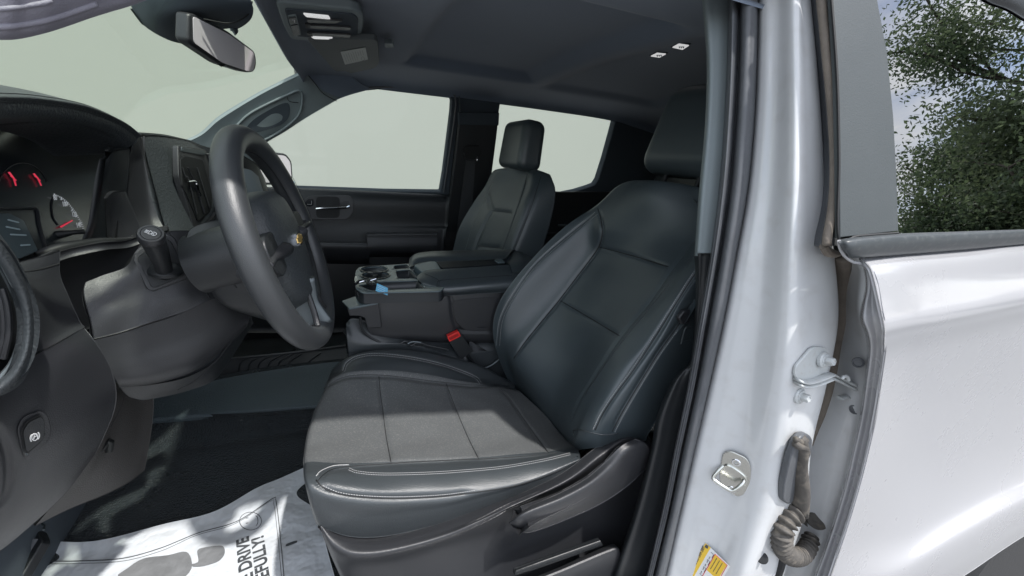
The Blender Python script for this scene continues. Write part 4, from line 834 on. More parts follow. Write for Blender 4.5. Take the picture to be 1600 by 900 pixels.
mb = MB(); mb.tube([P(a, b, y) for a, b, y in [(70, 369, -.42), (90, 367, -.41), (116, 363, -.40), (131, 362, -.39)]], [.006, .007, .004, .004], BLACK, 10, 16); mb.build('trip_stem', ipo)
rplate([(54, 391), (62, 386), (92, 383), (107, 385), (90, 391), (60, 396)], plane(P(54, 391, -.46), P(107, 385, -.43), P(80, 396, -.47)), .002, SATIN, 2, lift=0).build('silver_reflection_strip', ipo)  # satin strip laid on as a silver reflection
# skirt under the cluster with the open cubby
sk, _ = spatch('cluster_foot', [
 [(-80, 420, -.56), (30, 404, -.50), (60, 394, -.48), (105, 384, -.45), (160, 374, -.41), (196, 372, -.37), (222, 360, -.35), (262, 352, -.33)],
 [(-80, 440, -.60), (32, 412, -.54), (66, 403, -.52), (105, 390, -.49), (160, 379, -.46), (196, 376, -.42), (222, 368, -.40), (262, 360, -.38)]], PLAST)
spatch('open_cubby', [
 [(60, 402, -.50), (105, 388, -.48), (160, 378, -.44), (200, 374, -.41), (225, 370, -.40)],
 [(70, 440, -.44), (110, 430, -.43), (160, 420, -.42), (200, 412, -.41), (225, 405, -.40)],
 [(80, 530, -.44), (110, 530, -.43), (160, 500, -.42), (200, 480, -.41), (225, 470, -.40)]], BLACK)
# lower left panel beside the cubby
spatch('left_fascia', [
 [(28, 410, -.58), (50, 404, -.565), (74, 398, -.55), (94, 391, -.535)],
 [(44, 440, -.60), (62, 438, -.58), (80, 434, -.56), (94, 428, -.545)],
 [(55, 480, -.62), (70, 478, -.60), (86, 470, -.575), (106, 460, -.55)],
 [(58, 528, -.635), (76, 522, -.61), (98, 512, -.585), (124, 500, -.555)],
 [(54, 557, -.645), (80, 542, -.62), (106, 527, -.595), (133, 511, -.565)]], PLAST, seams=([(36, 425), (62, 421), (93, 412)],))
# knee panel with parking-brake button
kn, kp = spatch('knee_panel', [
 [(-90, 620, -.78), (0, 596, -.70), (54, 556, -.65), (95, 533, -.61), (131, 511, -.565)],
 [(-90, 660, -.78), (0, 625, -.70), (58, 590, -.655), (104, 565, -.62), (150, 535, -.57)],
 [(-90, 700, -.76), (0, 670, -.69), (65, 635, -.65), (120, 605, -.61), (172, 572, -.56)],
 [(-90, 760, -.74), (0, 725, -.67), (65, 690, -.64), (125, 655, -.60), (182, 610, -.55)],
 [(-90, 830, -.71), (0, 790, -.65), (60, 745, -.62), (115, 705, -.58), (178, 645, -.53)],
 [(-90, 880, -.69), (0, 838, -.63), (50, 800, -.60), (100, 755, -.565), (160, 688, -.52)],
 [(-90, 905, -.66), (-10, 868, -.60), (55, 816, -.57), (105, 768, -.54), (150, 708, -.50)]], PLAST, nu=90, nv=90, grooves=(([(-30, 655), (-5, 672), (9, 700), (14, 730), (12, 760), (3, 785), (-20, 800)], .004, .003),))
bz = on_plate(kp, [(24, 668), (34, 650), (61, 640), (72, 647), (79, 672), (72, 690), (40, 719), (33, 705)], .003, PLAST, .002, 9).build('button_bezel', kn, bevel=.0012)
on_plate(kp, [(28, 670), (38, 655), (59, 645), (64, 652), (66, 680), (60, 689), (40, 707), (35, 703)], .002, BLACK, .004, 6).build('button_recess', kn)
on_plate(kp, [(30, 670), (39, 657), (58, 648), (63, 655), (64, 678), (58, 686), (40, 701), (36, 697)], .003, PLASTB, .006, 5).build('parking_brake_button', kn, bevel=.0012)
mb = MB(); mb.tube([kp.on(48+4.6*math.cos(t), 678+5.4*math.sin(t), .0075) for t in np.linspace(0, 6.28, 21)], .0005, WHITEP, 4)
for s in (-1, 1): mb.tube([kp.on(48+s*7*math.cos(t), 678+7.4*math.sin(t)-s*1.5, .0075) for t in np.linspace(-.8, .8, 9)], .0006, WHITEP, 4)
mb.tube([kp.on(a, b, .0076) for a, b in [(46.5, 681.5), (47, 674.5), (49.8, 674), (50.2, 677), (47.2, 678)]], .0005, WHITEP, 4); mb.build('brake_symbol', kn)
on_plate(kp, [(34, 702), (39, 704), (41, 707), (36, 706)], .001, CHROME, .0066, 1).build('button_edge', kn)
# column surround holding the stalk
cs_, csp = spatch('column_surround', [
 [(133, 441, -.52), (160, 430, -.505), (198, 416, -.49), (212, 392, -.485), (228, 378, -.475), (262, 362, -.455), (300, 360, -.43)],
 [(130, 455, -.53), (162, 446, -.515), (202, 432, -.50), (225, 412, -.49), (255, 400, -.47), (288, 392, -.455), (312, 385, -.435)],
 [(134, 478, -.54), (168, 470, -.525), (208, 460, -.505), (238, 448, -.49), (270, 437, -.475), (300, 426, -.46), (325, 418, -.44)],
 [(141, 502, -.545), (180, 492, -.53), (220, 482, -.51), (255, 472, -.495), (288, 462, -.48), (315, 450, -.46), (345, 440, -.44)],
 [(146, 530, -.55), (186, 520, -.53), (230, 506, -.515), (268, 494, -.495), (300, 482, -.48), (325, 470, -.465), (360, 460, -.44)]], PLAST, nu=90, nv=70, seams=([(262, 362), (285, 395), (305, 428), (328, 466)],))
lk, lkp = spatch('column_lower_cover', [
 [(146, 531, -.55), (186, 521, -.53), (230, 507, -.51), (275, 492, -.49), (320, 470, -.465), (352, 468, -.44), (392, 484, -.39)],
 [(152, 546, -.548), (191, 538, -.528), (236, 525, -.508), (280, 511, -.488), (324, 491, -.464), (357, 485, -.44), (392, 489, -.40)],
 [(161, 562, -.546), (198, 556, -.527), (242, 544, -.507), (286, 530, -.487), (328, 511, -.463), (360, 501, -.44), (391, 494, -.405)],
 [(172, 579, -.545), (205, 575, -.527), (250, 564, -.508), (294, 549, -.488), (332, 530, -.464), (361, 515, -.44), (389, 499, -.41)],
 [(180, 593, -.540), (211, 591, -.524), (255, 581, -.506), (299, 565, -.487), (334, 545, -.462), (361, 526, -.438), (388, 503, -.41)],
 [(185, 602, -.526), (214, 600, -.510), (258, 592, -.493), (302, 577, -.475), (335, 556, -.452), (361, 534, -.43), (387, 507, -.405)],
 [(187, 606, -.500), (216, 604, -.486), (259, 597, -.470), (303, 584, -.452), (335, 563, -.430), (360, 540, -.41), (386, 510, -.39)]], PLAST, nu=90, nv=60)
spatch('column_under_cover', [
 [(186, 605, -.50), (230, 602, -.485), (290, 590, -.47), (335, 566, -.45), (360, 535, -.43), (392, 490, -.40)],
 [(200, 620, -.48), (240, 615, -.46), (290, 603, -.44), (336, 580, -.42), (362, 548, -.40), (394, 500, -.38)],
 [(222, 626, -.46), (250, 621, -.44), (292, 611, -.42), (335, 594, -.40), (360, 562, -.38), (396, 505, -.36)]], PLASTB, seams=([(278, 609), (310, 590), (350, 545), (372, 515)],))
spatch('side_kick_panel', [
 [(140, 708, -.50), (165, 672, -.48), (186, 605, -.46), (215, 600, -.40), (238, 600, -.36)],
 [(110, 745, -.50), (150, 715, -.47), (192, 660, -.42), (220, 645, -.37), (240, 640, -.34)],
 [(85, 785, -.50), (130, 755, -.46), (175, 725, -.42), (212, 705, -.37), (234, 690, -.34)],
 [(55, 822, -.50), (110, 795, -.46), (160, 775, -.42), (200, 755, -.38), (226, 735, -.34)]], mat('brown_black_plastic', (.045, .042, .040), .5, bump=.4, bscale=700), seams=([(172, 668), (186, 640), (196, 612)],))
mb = MB(); mb.tube([P(a, b, -.455) for a, b in [(146, 708), (162, 700), (172, 690), (170, 705)]], .006, BLACK, 8, 16); mb.build('panel_opening', dsh)
# floor pedal; the white highlight beside it is built as metal rods
PDP = plane(PZ(62, 832, .10), PZ(0, 880, .06), PZ(30, 895, .06))
pd = rplate([(58, 828), (66, 846), (34, 900), (0, 945), (-60, 930), (-40, 880), (20, 842)], PDP, .02, PLASTB, 5).build('foot_pedal', T, bevel=.003, label='black ribbed foot pedal at the lower left')
for k in range(4):
    mb = MB(); mb.tube([PP(PDP, 50-k*14+6, 842+k*8, .001), PP(PDP, 20-k*14, 900+k*6, .001)], .006, RUBBER, 8); mb.build('tread_rib', pd)
mb = MB(); mb.tube([PZ(a, b, .12) for a, b in [(50, 811), (56, 806), (63, 799)]], .0032, CHROME, 8); mb.tube([PZ(a, b, .115) for a, b in [(66, 818), (70, 822), (68, 828)]], .002, SATIN, 6); mb.build('pedal_glint', pd)
# driver's side vent in a thick rounded surround
sv, svp = spatch('side_vent_surround', [
 [(-70, 330, -.72), (-15, 352, -.70), (8, 376, -.69), (30, 408, -.675), (47, 445, -.665), (56, 485, -.66), (58, 520, -.66), (52, 558, -.665), (40, 590, -.67), (20, 612, -.68), (-10, 632, -.69), (-70, 650, -.71)],
 [(-70, 345, -.735), (-20, 364, -.72), (4, 388, -.71), (24, 418, -.70), (39, 450, -.69), (48, 487, -.685), (49, 520, -.685), (44, 553, -.69), (32, 582, -.695), (14, 603, -.70), (-14, 622, -.71), (-70, 640, -.73)],
 [(-70, 362, -.735), (-24, 380, -.72), (-3, 402, -.71), (14, 430, -.70), (28, 458, -.69), (37, 490, -.685), (38, 520, -.685), (33, 550, -.69), (22, 575, -.695), (5, 594, -.70), (-20, 612, -.71), (-70, 628, -.73)],
 [(-70, 378, -.70), (-26, 392, -.69), (-8, 412, -.68), (6, 438, -.675), (18, 464, -.665), (26, 492, -.66), (27, 520, -.66), (22, 545, -.665), (12, 568, -.67), (-4, 586, -.68), (-25, 602, -.69), (-70, 618, -.71)]], SOFT, nu=120, nv=40)
mb = MB(); mb.tube([svp.on(a, b, .0) for a, b in [(-12, 398), (0, 414), (14, 440), (26, 468), (31, 494), (32, 520), (27, 547), (16, 571), (-2, 592)]], .0022, SATIN, 8, 50); mb.build('vent_trim', sv)
plate([(-70, 370), (0, 400), (30, 480), (32, 530), (0, 600), (-70, 620)], plane(P(0, 400, -.66), P(30, 500, -.64), P(0, 600, -.655)), .01, PLASTB).build('vent_back', sv)
for k in range(3):
    mb = MB(); mb.tube([P(a-k*9, b, -.67) for a, b in [(4, 450), (12, 480), (14, 520), (6, 560)]], .003, PLAST, 8, 20); mb.build('vent_vane', sv)
# centre-side vent panel seen between hood and wheel
spatch('vent_panel', [
 [(222, 213, -.235), (240, 212, -.20), (262, 214, -.15), (290, 219, -.06), (318, 228, .04), (345, 236, .12)],
 [(230, 250, -.24), (248, 252, -.21), (270, 254, -.17), (296, 256, -.10), (325, 260, -.02), (350, 264, .06)],
 [(243, 300, -.25), (262, 302, -.22), (284, 304, -.18), (306, 306, -.13), (335, 308, -.06), (360, 310, .02)],
 [(252, 335, -.255), (272, 338, -.23), (294, 340, -.19), (316, 342, -.14), (345, 344, -.08), (370, 344, -.0)],
 [(262, 368, -.265), (284, 372, -.24), (304, 374, -.20), (328, 376, -.15), (355, 378, -.09), (380, 378, -.02)]], SOFT)
VPN = plane(P(277, 228, -.155), P(322, 240, -.03), P(302, 345, -.155)); VPN = (VPN[0]+VPN[1]*.008, VPN[1])
vb = rplate([(275, 227), (318, 233), (330, 262), (345, 300), (338, 330), (302, 362), (297, 345), (276, 275)], VPN, .012, PLAST, 4, lift=.004).build('air_vent', dsh, bevel=.0015)
rplate([(279, 229), (315, 235.5), (318, 243), (280, 237)], VPN, .003, SATIN, 2, lift=.006).build('vent_chrome', vb, bevel=.0008)
rplate([(277, 249), (284, 244), (312, 250), (326, 300), (326, 330), (304, 346), (298, 330), (280, 290)], VPN, .004, BLACK, 3, lift=.0065).build('vent_shade_plate', vb)  # black plate stands in for the shade inside the vent
for k, q in enumerate(([(277, 262), (281, 275), (287, 282), (300, 335)], [(285, 262), (291, 274), (298, 290), (312, 334)], [(300, 262), (309, 290), (320, 325)])):
    mb = MB(); mb.tube([PP(VPN, a, b, .010) for a, b in q], .0022, PLAST, 6, 20, flat=.6); mb.build('vent_vane', vb)
mb = MB(); mb.tube([PP(VPN, a, b, .013) for a, b in [(283, 284), (292, 283), (297, 287), (303, 306)]], .0026, CHROME, 8, 20); mb.build('vent_tab', vb)
mb = MB(); mb.tube([PP(VPN, a, b, .010) for a, b in [(317, 240), (324, 262), (337, 300), (328, 335), (300, 362)]], .0045, PLAST, 8, 40); mb.build('vent_rim', vb)
# centre stack glimpsed through the wheel
spatch('center_stack', [
 [(360, 232, -.02), (384, 245, .02), (402, 258, .06), (414, 280, .10)],
 [(372, 300, -.03), (392, 300, .0), (408, 305, .04), (425, 320, .08)],
 [(385, 345, -.04), (402, 350, .0), (425, 360, .04), (440, 380, .08)],
 [(395, 470, -.04), (420, 470, .0), (440, 480, .04), (455, 490, .08)]], PLASTB)
rc = spatch('display_bezel', [[(376, 262, -.05), (392, 266, -.02), (404, 276, .02)], [(385, 290, -.06), (402, 292, -.02), (413, 305, .01)], [(392, 322, -.07), (410, 326, -.03), (420, 335, .0)]], GREYT)
# control stalk
bt = on_plate(csp, [(210, 402), (225, 383), (262, 366), (272, 372), (296, 425), (292, 436), (238, 456), (228, 452)], .006, PLAST, .004, 6).build('stalk_bezel', T, bevel=.0018)
on_plate(csp, [(216, 404), (229, 388), (259, 374), (266, 378), (290, 424), (286, 431), (240, 450), (234, 447)], .004, PLASTB, .0065, 5).build('stalk_plate', bt, bevel=.001)
bt['label'] = 'control stalk with round headlight knob beside the steering column'; bt.name = 'control_stalk'
mb = MB(); c0 = csp.on(256, 424, .006); mb.lathe(c0, (CP-c0)*.35+V3(.0, .15, .5), [(.024, 0), (.0235, .005), (.018, .011), (.013, .013)], PLASTB, 28); mb.build('rubber_collar', bt)
k0, k1, k2 = csp.on(257, 428, .004), P(250, 402, -.525), P(238, 372, -.565)
mb = MB(); mb.tube([k0, k1, k2], [.0115, .0120, .0128, .0140, .0150], PLASTB, 20, 30); mb.build('stalk_arm', bt, sharp=False)
ka = (CP-k2); ka = ka/np.linalg.norm(ka)*.75+V3(.05, -.1, .75); ka /= np.linalg.norm(ka)
k3 = P(236, 366, -.575)
mb = MB(); mb.lathe(k3-ka*.016, ka, [(.0125, 0), (.0155, .004), (.0163, .010), (.0158, .0160), (.0145, .0182), (.0120, .0184), (.0115, .0175), (.0110, .0184), (.0, .0190)], PLAST, 36); mb.build('stalk_knob', bt)
kx = rt-ka*(rt@ka); kx /= np.linalg.norm(kx); ky = np.cross(ka, kx); kx = kx*.72; ky = ky*.72; kc = k3+ka*.0034
mb = MB()
for j in range(4): mb.tube([kc+kx*-.0095+ky*(.0030-j*.0020), kc+kx*-.0045+ky*(.0030-j*.0020)], .00035, WHITEP, 4)
mb.tube([kc+kx*(-.003+.0)+ky*.0042, kc+kx*-.003-ky*.0042], .0004, WHITEP, 4)
mb.tube([kc+kx*(-.003+.0052*math.sin(t))+ky*.0042*math.cos(t) for t in np.linspace(0, math.pi, 12)], .0004, WHITEP, 4)
mb.tube([kc+kx*(.0048+.0042*math.cos(t))+ky*.0042*math.sin(t) for t in np.linspace(-2.2, 2.2, 16)], .0004, WHITEP, 4)
mb.tube([kc+kx*.0032-ky*.0022, kc+kx*.0045+ky*.0022, kc+kx*.0058-ky*.0022], .0004, WHITEP, 4)
mb.build('headlight_symbol', bt)
# steering column shroud
sc1, sp1 = spatch('steering_column', [
 [(292, 368, -.50), (300, 356, -.485), (325, 346, -.47), (352, 341, -.45), (390, 338, -.42), (430, 345, -.40)],
 [(290, 385, -.515), (300, 378, -.51), (330, 372, -.50), (365, 372, -.49), (400, 375, -.47), (440, 385, -.44)],
 [(298, 402, -.52), (312, 402, -.52), (345, 404, -.515), (380, 410, -.51), (415, 415, -.49), (455, 425, -.46)],
 [(314, 432, -.515), (328, 434, -.52), (362, 436, -.52), (398, 444, -.515), (432, 452, -.50), (465, 460, -.47)],
 [(332, 460, -.50), (346, 465, -.505), (380, 466, -.51), (415, 472, -.505), (448, 480, -.49), (475, 490, -.47)],
 [(345, 474, -.48), (362, 483, -.48), (395, 492, -.48), (428, 500, -.48), (456, 512, -.47), (485, 520, -.45)],
 [(352, 470, -.44), (372, 484, -.42), (402, 496, -.41), (432, 505, -.40), (462, 516, -.40), (492, 525, -.39)]], PLASTB, T, nu=90, nv=70, seams=([(292, 377), (312, 370), (328, 400), (345, 430), (358, 437), (370, 450)],))
pad_ = on_plate(sp1, [(294, 378), (314, 370), (330, 402), (352, 436), (330, 440)], .002, BLACK, .0012, 4).build('shroud_panel', sc1, bevel=.0008)
mb = MB(); mb.lathe(wc-axw*.14, axw, [(.05, 0), (.052, .06), (.045, .115)], PLASTB, 32); mb.build('column_collar', sc1)
mb = MB(); mb.tube([wc-axw*.045+sw*-.02, wc-axw*.05-sw*.10+upw*.05, wc-axw*.045-sw*.20+upw*.06], [.010, .008, .009], PLASTB, 10, 14); mb.build('gear_lever', sc1)
# ================================================================== near centre pillar, weatherstrip, latch side
def col(xs, ys_, Ys): return [(x, y, Y) for x, y, Y in zip(xs, ys_, Ys)]
yy = [-60, 0, 100, 200, 300, 400, 500, 600, 700, 800, 900, 980]
sR = [1185, 1185, 1183, 1178, 1168, 1150, 1131, 1109, 1086, 1063, 1040, 1022]
sL = [1140, 1139, 1137, 1132, 1124, 1111, 1094, 1077, 1056, 1036, 1012, 992]
Yi = [-.70, -.71, -.735, -.755, -.775, -.79, -.80, -.80, -.80, -.80, -.80, -.80]
Yo = [y-.020 for y in Yi]
e1 = [1250, 1247, 1247, 1247, 1246, 1243, 1240, 1232, 1220, 1202, 1168, 1140]
Ye = [-.785, -.80, -.83, -.855, -.88, -.90, -.915, -.925, -.93, -.935, -.94, -.94]
rE = [1262, 1266, 1276, 1284, 1290, 1304, 1310, 1292, 1268, 1258, 1225, 1200]
pr_ = []
for i, y in enumerate(yy):
    a, b, c = sR[i], e1[i], rE[i]
    L = [(a-8, Yi[i]+.02), (a+1, Yo[i]), (a+(b-a)*.18, Yo[i]*.84+Ye[i]*.16-.006), (a+(b-a)*.5, Yo[i]*.5+Ye[i]*.5), (a+(b-a)*.82, Yo[i]*.16+Ye[i]*.84-.003), (b, Ye[i]), (b+(c-b)*.35, Ye[i]-.001), (c, Ye[i]+.004)]
    pr_.append([P(x, y, Y) for x, Y in L]+[P(c, y, Ye[i]+.004)+V3(.004, .05, 0)])
bpp = Patch(pr_, 110, 140); mb = MB(); mb.slab(bpp, PAINTJ, .004)
bpl = mb.build('center_pillar', T, sharp=False, label='white painted driver side center pillar with latch striker')
# inner trims
it = []
for i, y in enumerate(yy[:6]):
    xl = [1096, 1097, 1104, 1101, 1092, 1085][i]; it.append([P(xl, y, Yi[i]+.10), P(xl+2, y, Yi[i]+.035), P((xl+sL[i])/2, y, Yi[i]+.02), P(sL[i]+6, y, Yi[i]+.012)])
mb = MB(); mb.slab(Patch(it, 20, 50), GREYT, .008); mb.build('upper_trim', bpl, sharp=False, label='light grey upper pillar trim')
it = []
for y, xl, j in [(396, 1085, 0), (440, 1086, 0), (480, 1085, 0), (560, 1078, 0), (580, 1062, 0), (600, 1047, 0), (650, 1038, 0), (700, 1028, 0), (800, 1002, 0), (900, 968, 0), (990, 940, 0)]:
    s_ = np.interp(y, yy, sL); xl -= 12*(600 < y < 1000); it.append([P(xl, y, -.66), P(xl+3, y, -.755), P((xl+s_)/2+2, y, -.772), P(s_+6, y, -.78)])
mb = MB(); mb.slab(Patch(it, 20, 80), PLASTB, .008); mb.build('lower_trim', bpl, sharp=False)
# weatherstrip: bulb and flange
def band(xa, Ya, n=120): return cr([P(x, y, Y) for x, y, Y in zip(xa, yy, Ya)], n)
ws1 = []
for i, y in enumerate(yy):
    a, b = sL[i], sR[i]
    ws1.append([P(a-2, y, Yi[i]+.02), P(a+1, y, Yi[i]-.004), P(a+(b-a)*.14, y, Yi[i]-.016), P(a+(b-a)*.30, y, Yi[i]-.010), P(a+(b-a)*.36, y, Yi[i]-.004), P(a+(b-a)*.46, y, Yi[i]-.022), P(a+(b-a)*.70, y, Yi[i]-.032), P(a+(b-a)*.93, y, Yi[i]-.030), P(b+1, y, Yi[i]-.014)])
mb = MB(); mb.slab(Patch(ws1, 60, 140), RUBBER, .006); mb.build('weatherstrip', bpl, sharp=False)
# striker
SK = plane(bpp.on(1130, 715), bpp.on(1168, 735), bpp.on(1150, 765))
st = rplate([(1130, 706), (1142, 703), (1167, 714), (1174, 728), (1173, 752), (1162, 772), (1152, 774), (1128, 758), (1124, 742)], SK, .004, STEEL, 9, lift=.004, n=6).build('latch_striker', bpl, bevel=.001)
mb = MB(); n_ = SK[1]; q = lambda a, b, h: PP(SK, a, b, h)
mb.tube([q(1164, 748, .002), q(1160, 751, .012), q(1152, 755, .018), q(1144, 755, .020), q(1124, 743, .020), q(1118, 737, .018), q(1123, 731, .012), q(1131, 726, .003)], .0036, STEEL, 12, 80); mb.build('striker_loop', st, sharp=False)
mb = MB(); mb.tube([q(1129, 728, .003), q(1140, 725, .004), q(1160, 738, .004), q(1167, 748, .004), q(1165, 756, .004)], .003, STEEL, 8, 30); mb.build('striker_rib', st)
for a, b in ((1151, 721), (1144, 763)):
    c = PP(SK, a, b, .002); mb = MB(); mb.lathe(c, n_, [(.0085, 0), (.0085, .0015), (.007, .003), (.0045, .003), (.004, .0015), (.0, .0015)], CHROME, 24)
    mb.lathe(c+n_*.001, n_, [(.0028, 0), (.0026, .0016), (0, .0016)], DULL, 8); mb.build('striker_screw', st)
# tyre information label
LP_ = plane(bpp.on(1100, 855), bpp.on(1138, 882), bpp.on(1090, 890))
lo_ = plate([(1103, 848), (1141, 884), (1098, 960), (1056, 925)], LP_, .0006, LABELW, lift=.0016).build('tire_label', bpl, label='yellow and white tire information label')
plate([(1103, 848), (1111, 855), (1066, 933), (1056, 925)], LP_, .0004, YELLOW, lift=.0021).build('label_band', lo_)
plate([(1118, 866), (1136, 882), (1122, 905), (1105, 890)], LP_, .0004, YELLOW, lift=.0021).build('label_warning', lo_)
mb = MB()
for a in ([(1118, 865), (1137, 882), (1110, 930), (1091, 912), (1118, 865)],): mb.tube([PP(LP_, *k, .0024) for k in a], .0005, RED, 4)
mb.build('label_border', lo_)
mb = MB()
for k in range(3):
    s = 1121+k*4.2, 871+k*4; mb.tube([PP(LP_, s[0], s[1], .0026), PP(LP_, s[0]-10, s[1]+17, .0026)], .0005, INK, 4)
for k in range(4):
    s = 1113+k*1.0, 863+k*11; mb.tube([PP(LP_, 1112-k*6, 862+k*11, .0026), PP(LP_, 1116-k*6, 866+k*11, .0026), PP(LP_, 1113-k*6, 871+k*11, .0026)], .0005, INK, 4)
for k in range(5): mb.tube([PP(LP_, 1110-k*3.2, 869+k*5.6, .0026), PP(LP_, 1108.6-k*3.2, 872.4+k*5.6, .0026)], .0006, INK, 4)
mb.build('label_print', lo_)
lxd = PP(LP_, 1066, 933)-PP(LP_, 1106, 858)
lyd = PP(LP_, 1111, 855)-PP(LP_, 1103, 848)
text('label_text', 'TIRE AND LOADING INFORMATION', PP(LP_, 1104.2, 851.5, .0022)+lxd*.04, lxd, -np.array(lyd), .0072, INK, lo_, .0002, .0002)
rplate([(1104, 849.5), (1108, 853), (1106, 857), (1101.5, 853.5)], LP_, .0003, INK, 1, lift=.0024).build('label_pictogram', lo_)
mb = MB(); c = bpp.on(1190, 871, .001); mb.lathe(c, (CP-c), [(.0105, 0), (.0105, .001), (.009, .0022), (0, .0022)], BLACK, 24); mb.build('pillar_plug', bpl)
# ================================================================== rear door (closed) with its check strap and wiring boot in the gap
dy = [404, 425, 480, 518, 560, 650, 740, 845, 905, 990]
sk0 = [(1345, -.955), (1362, -.975), (1376, -.988), (1384, -.994), (1382, -.988), (1368, -.985), (1348, -.985), (1316, -.987), (1296, -.99), (1256, -.995)]
def drow(pts): return [P(*q) for q in pts]
drs = [
 [(1345, 404, -.955), (1400, 399, -.957), (1450, 395, -.957), (1520, 389, -.957), (1600, 381, -.957), (1760, 369, -.957)],
 [(1353, 411, -.966), (1405, 405, -.968), (1453, 401, -.968), (1522, 395, -.968), (1600, 386, -.968), (1760, 373, -.968)],
 [(1363, 427, -.978), (1412, 419, -.980), (1458, 414, -.980), (1525, 408, -.980), (1600, 400, -.980), (1760, 384, -.980)],
 [(1375, 478, -.992), (1420, 468, -.994), (1465, 461, -.994), (1530, 450, -.994), (1600, 436, -.994), (1760, 408, -.994)],
 [(1382, 512, -1.000), (1425, 503, -1.002), (1470, 496, -1.002), (1535, 483, -1.002), (1600, 470, -1.002), (1760, 436, -1.002)],
 [(1382, 530, -.996), (1425, 520, -.997), (1470, 512, -.997), (1535, 499, -.997), (1600, 484, -.997), (1760, 450, -.997)],
 [(1380, 570, -.984), (1422, 560, -.982), (1468, 552, -.981), (1533, 536, -.980), (1600, 520, -.980), (1760, 484, -.980)],
 [(1368, 650, -.977), (1412, 645, -.966), (1460, 640, -.962), (1530, 626, -.960), (1600, 610, -.960), (1760, 570, -.960)],
 [(1348, 740, -.976), (1395, 738, -.962), (1445, 734, -.956), (1520, 716, -.956), (1600, 690, -.956), (1760, 640, -.956)],
 [(1318, 840, -.980), (1370, 840, -.970), (1425, 832, -.970), (1505, 794, -.972), (1600, 748, -.974), (1760, 680, -.974)],
 [(1296, 905, -.985), (1350, 905, -.988), (1408, 892, -.994), (1498, 838, -1.000), (1600, 782, -1.003), (1760, 704, -1.003)],
 [(1280, 945, -.985), (1335, 945, -.990), (1410, 930, -.998), (1500, 878, -1.006), (1600, 818, -1.008), (1760, 730, -1.006)],
 [(1268, 970, -.980), (1328, 975, -.985), (1422, 948, -.992), (1508, 899, -1.000), (1600, 838, -1.002), (1760, 742, -1.0)]]
drp = Patch([drow(r) for r in drs], 110, 180); mb = MB(); mb.slab(drp, PAINT, .004)
rdo = mb.build('rear_door', T, sharp=False, label='closed white rear door with reflective tinted window')
# turned-back front edge and the shaded door end inside the gap
fg = []
for y, xa, xb in [(404, 1343, 1346), (425, 1352, 1364), (450, 1354, 1372), (480, 1349, 1377), (500, 1348, 1381), (525, 1356, 1384), (550, 1358, 1383), (600, 1352, 1376), (650, 1345, 1369), (700, 1334, 1358), (760, 1320, 1343), (820, 1302, 1325), (870, 1285, 1308), (905, 1272, 1297), (980, 1244, 1268)]:
    yo = np.interp(y, [404, 427, 512, 570, 650, 840, 980], [-.955, -.978, -1.0, -.982, -.975, -.98, -.982])
    fg.append([P(xb+1, y, yo), P(xb-2, y, yo+.0), P(xb-5, y, yo+.008), P((xa+xb)/2, y, yo+.018), P(xa+5, y, yo+.020), P(xa+1, y, yo+.024), P(xa-2, y, yo+.034), P(xa-4, y, yo+.05)])
mb = MB(); mb.slab(Patch(fg, 60, 160), PAINT, .003); mb.build('door_edge', rdo, sharp=False)
de = []
for y, xa, xb in [(400, 1300, 1342), (425, 1308, 1350), (480, 1308, 1347), (525, 1302, 1354), (600, 1285, 1350), (650, 1270, 1342), (700, 1255, 1332), (760, 1240, 1318), (820, 1225, 1300), (905, 1195, 1270), (990, 1170, 1240)]:
    de.append([P(xa, y, -.862), P(xa*.66+xb*.34, y, -.89), P(xa*.33+xb*.67, y, -.915), P(xb-6, y, -.932), P(xb+4, y, -.945)])
dep = Patch(de, 40, 120); mb = MB(); mb.slab(dep, PAINTJ, .004); mb.build('door_end', rdo, sharp=False)
# dirty rubber seal; a black strip stands in for the gap's shade
mb = MB(); mb.tube([dep.on(a, b, .006) for a, b in [(1322, 398), (1321, 440), (1318, 490), (1311, 530), (1303, 570), (1296, 600), (1283, 640), (1270, 670), (1262, 690)]], .013, RUBD, 10, 90, flat=.5); mb.build('gap_seal', rdo, sharp=False)
mb = MB(); mb.tube([dep.on(a, b, .004) for a, b in [(1311, 420), (1310, 480), (1308, 500), (1298, 545), (1286, 600), (1271, 645), (1259, 675)]], [.003, .010, .015, .012, .013, .008], BLACK, 10, 90, flat=.4); mb.build('gap_shade_strip', rdo, sharp=False)
# upper door: seal, applique, glass, belt moulding
mb = MB(); up1 = [(1276, -40), (1283, 0), (1291, 80), (1298, 150), (1303, 220), (1304, 280), (1300, 330), (1293, 368), (1292, 384)]
uY = lambda y: float(np.interp(y, [-40, 0, 100, 200, 300, 400], [-.79, -.80, -.83, -.855, -.885, -.91]))
mb.tube([P(a, b, uY(b)-.028) for a, b in up1], .0060, RUBD, 12, 80); mb.build('door_seal', rdo, sharp=False)
sr = [[P(a-22, b, uY(b)+.010), P(a-12, b, uY(b)-.004), P(a-6, b, uY(b)-.020), P(a+2, b, uY(b)-.018), P(a+12, b, uY(b)-.022), P(a+20, b, uY(b)-.010)] for a, b in up1]
mb = MB(); mb.slab(Patch(sr, 30, 80), RUBBER, .004); mb.build('frame_channel', rdo, sharp=False)
mb = MB(); mb.tube([P(a, b, -.925) for a, b in [(1287, 384), (1294, 394), (1306, 397), (1312, 396)]], [.006, .007, .004], RUBD, 10, 20); mb.build('seal_end', rdo)
AP = plane(P(1310, 372, -.945), P(1405, 362, -.950), P(1388, 0, -.850))
UP_ = AP
ap = plate([(1300, -40), (1302, 0), (1309, 120), (1312, 250), (1313, 371), (1404, 361), (1401, 270), (1396, 180), (1386, 80), (1371, 0), (1362, -40)], AP, .008, APPL).build('window_applique', rdo, bevel=.0012, label='matte black applique ahead of the rear window')
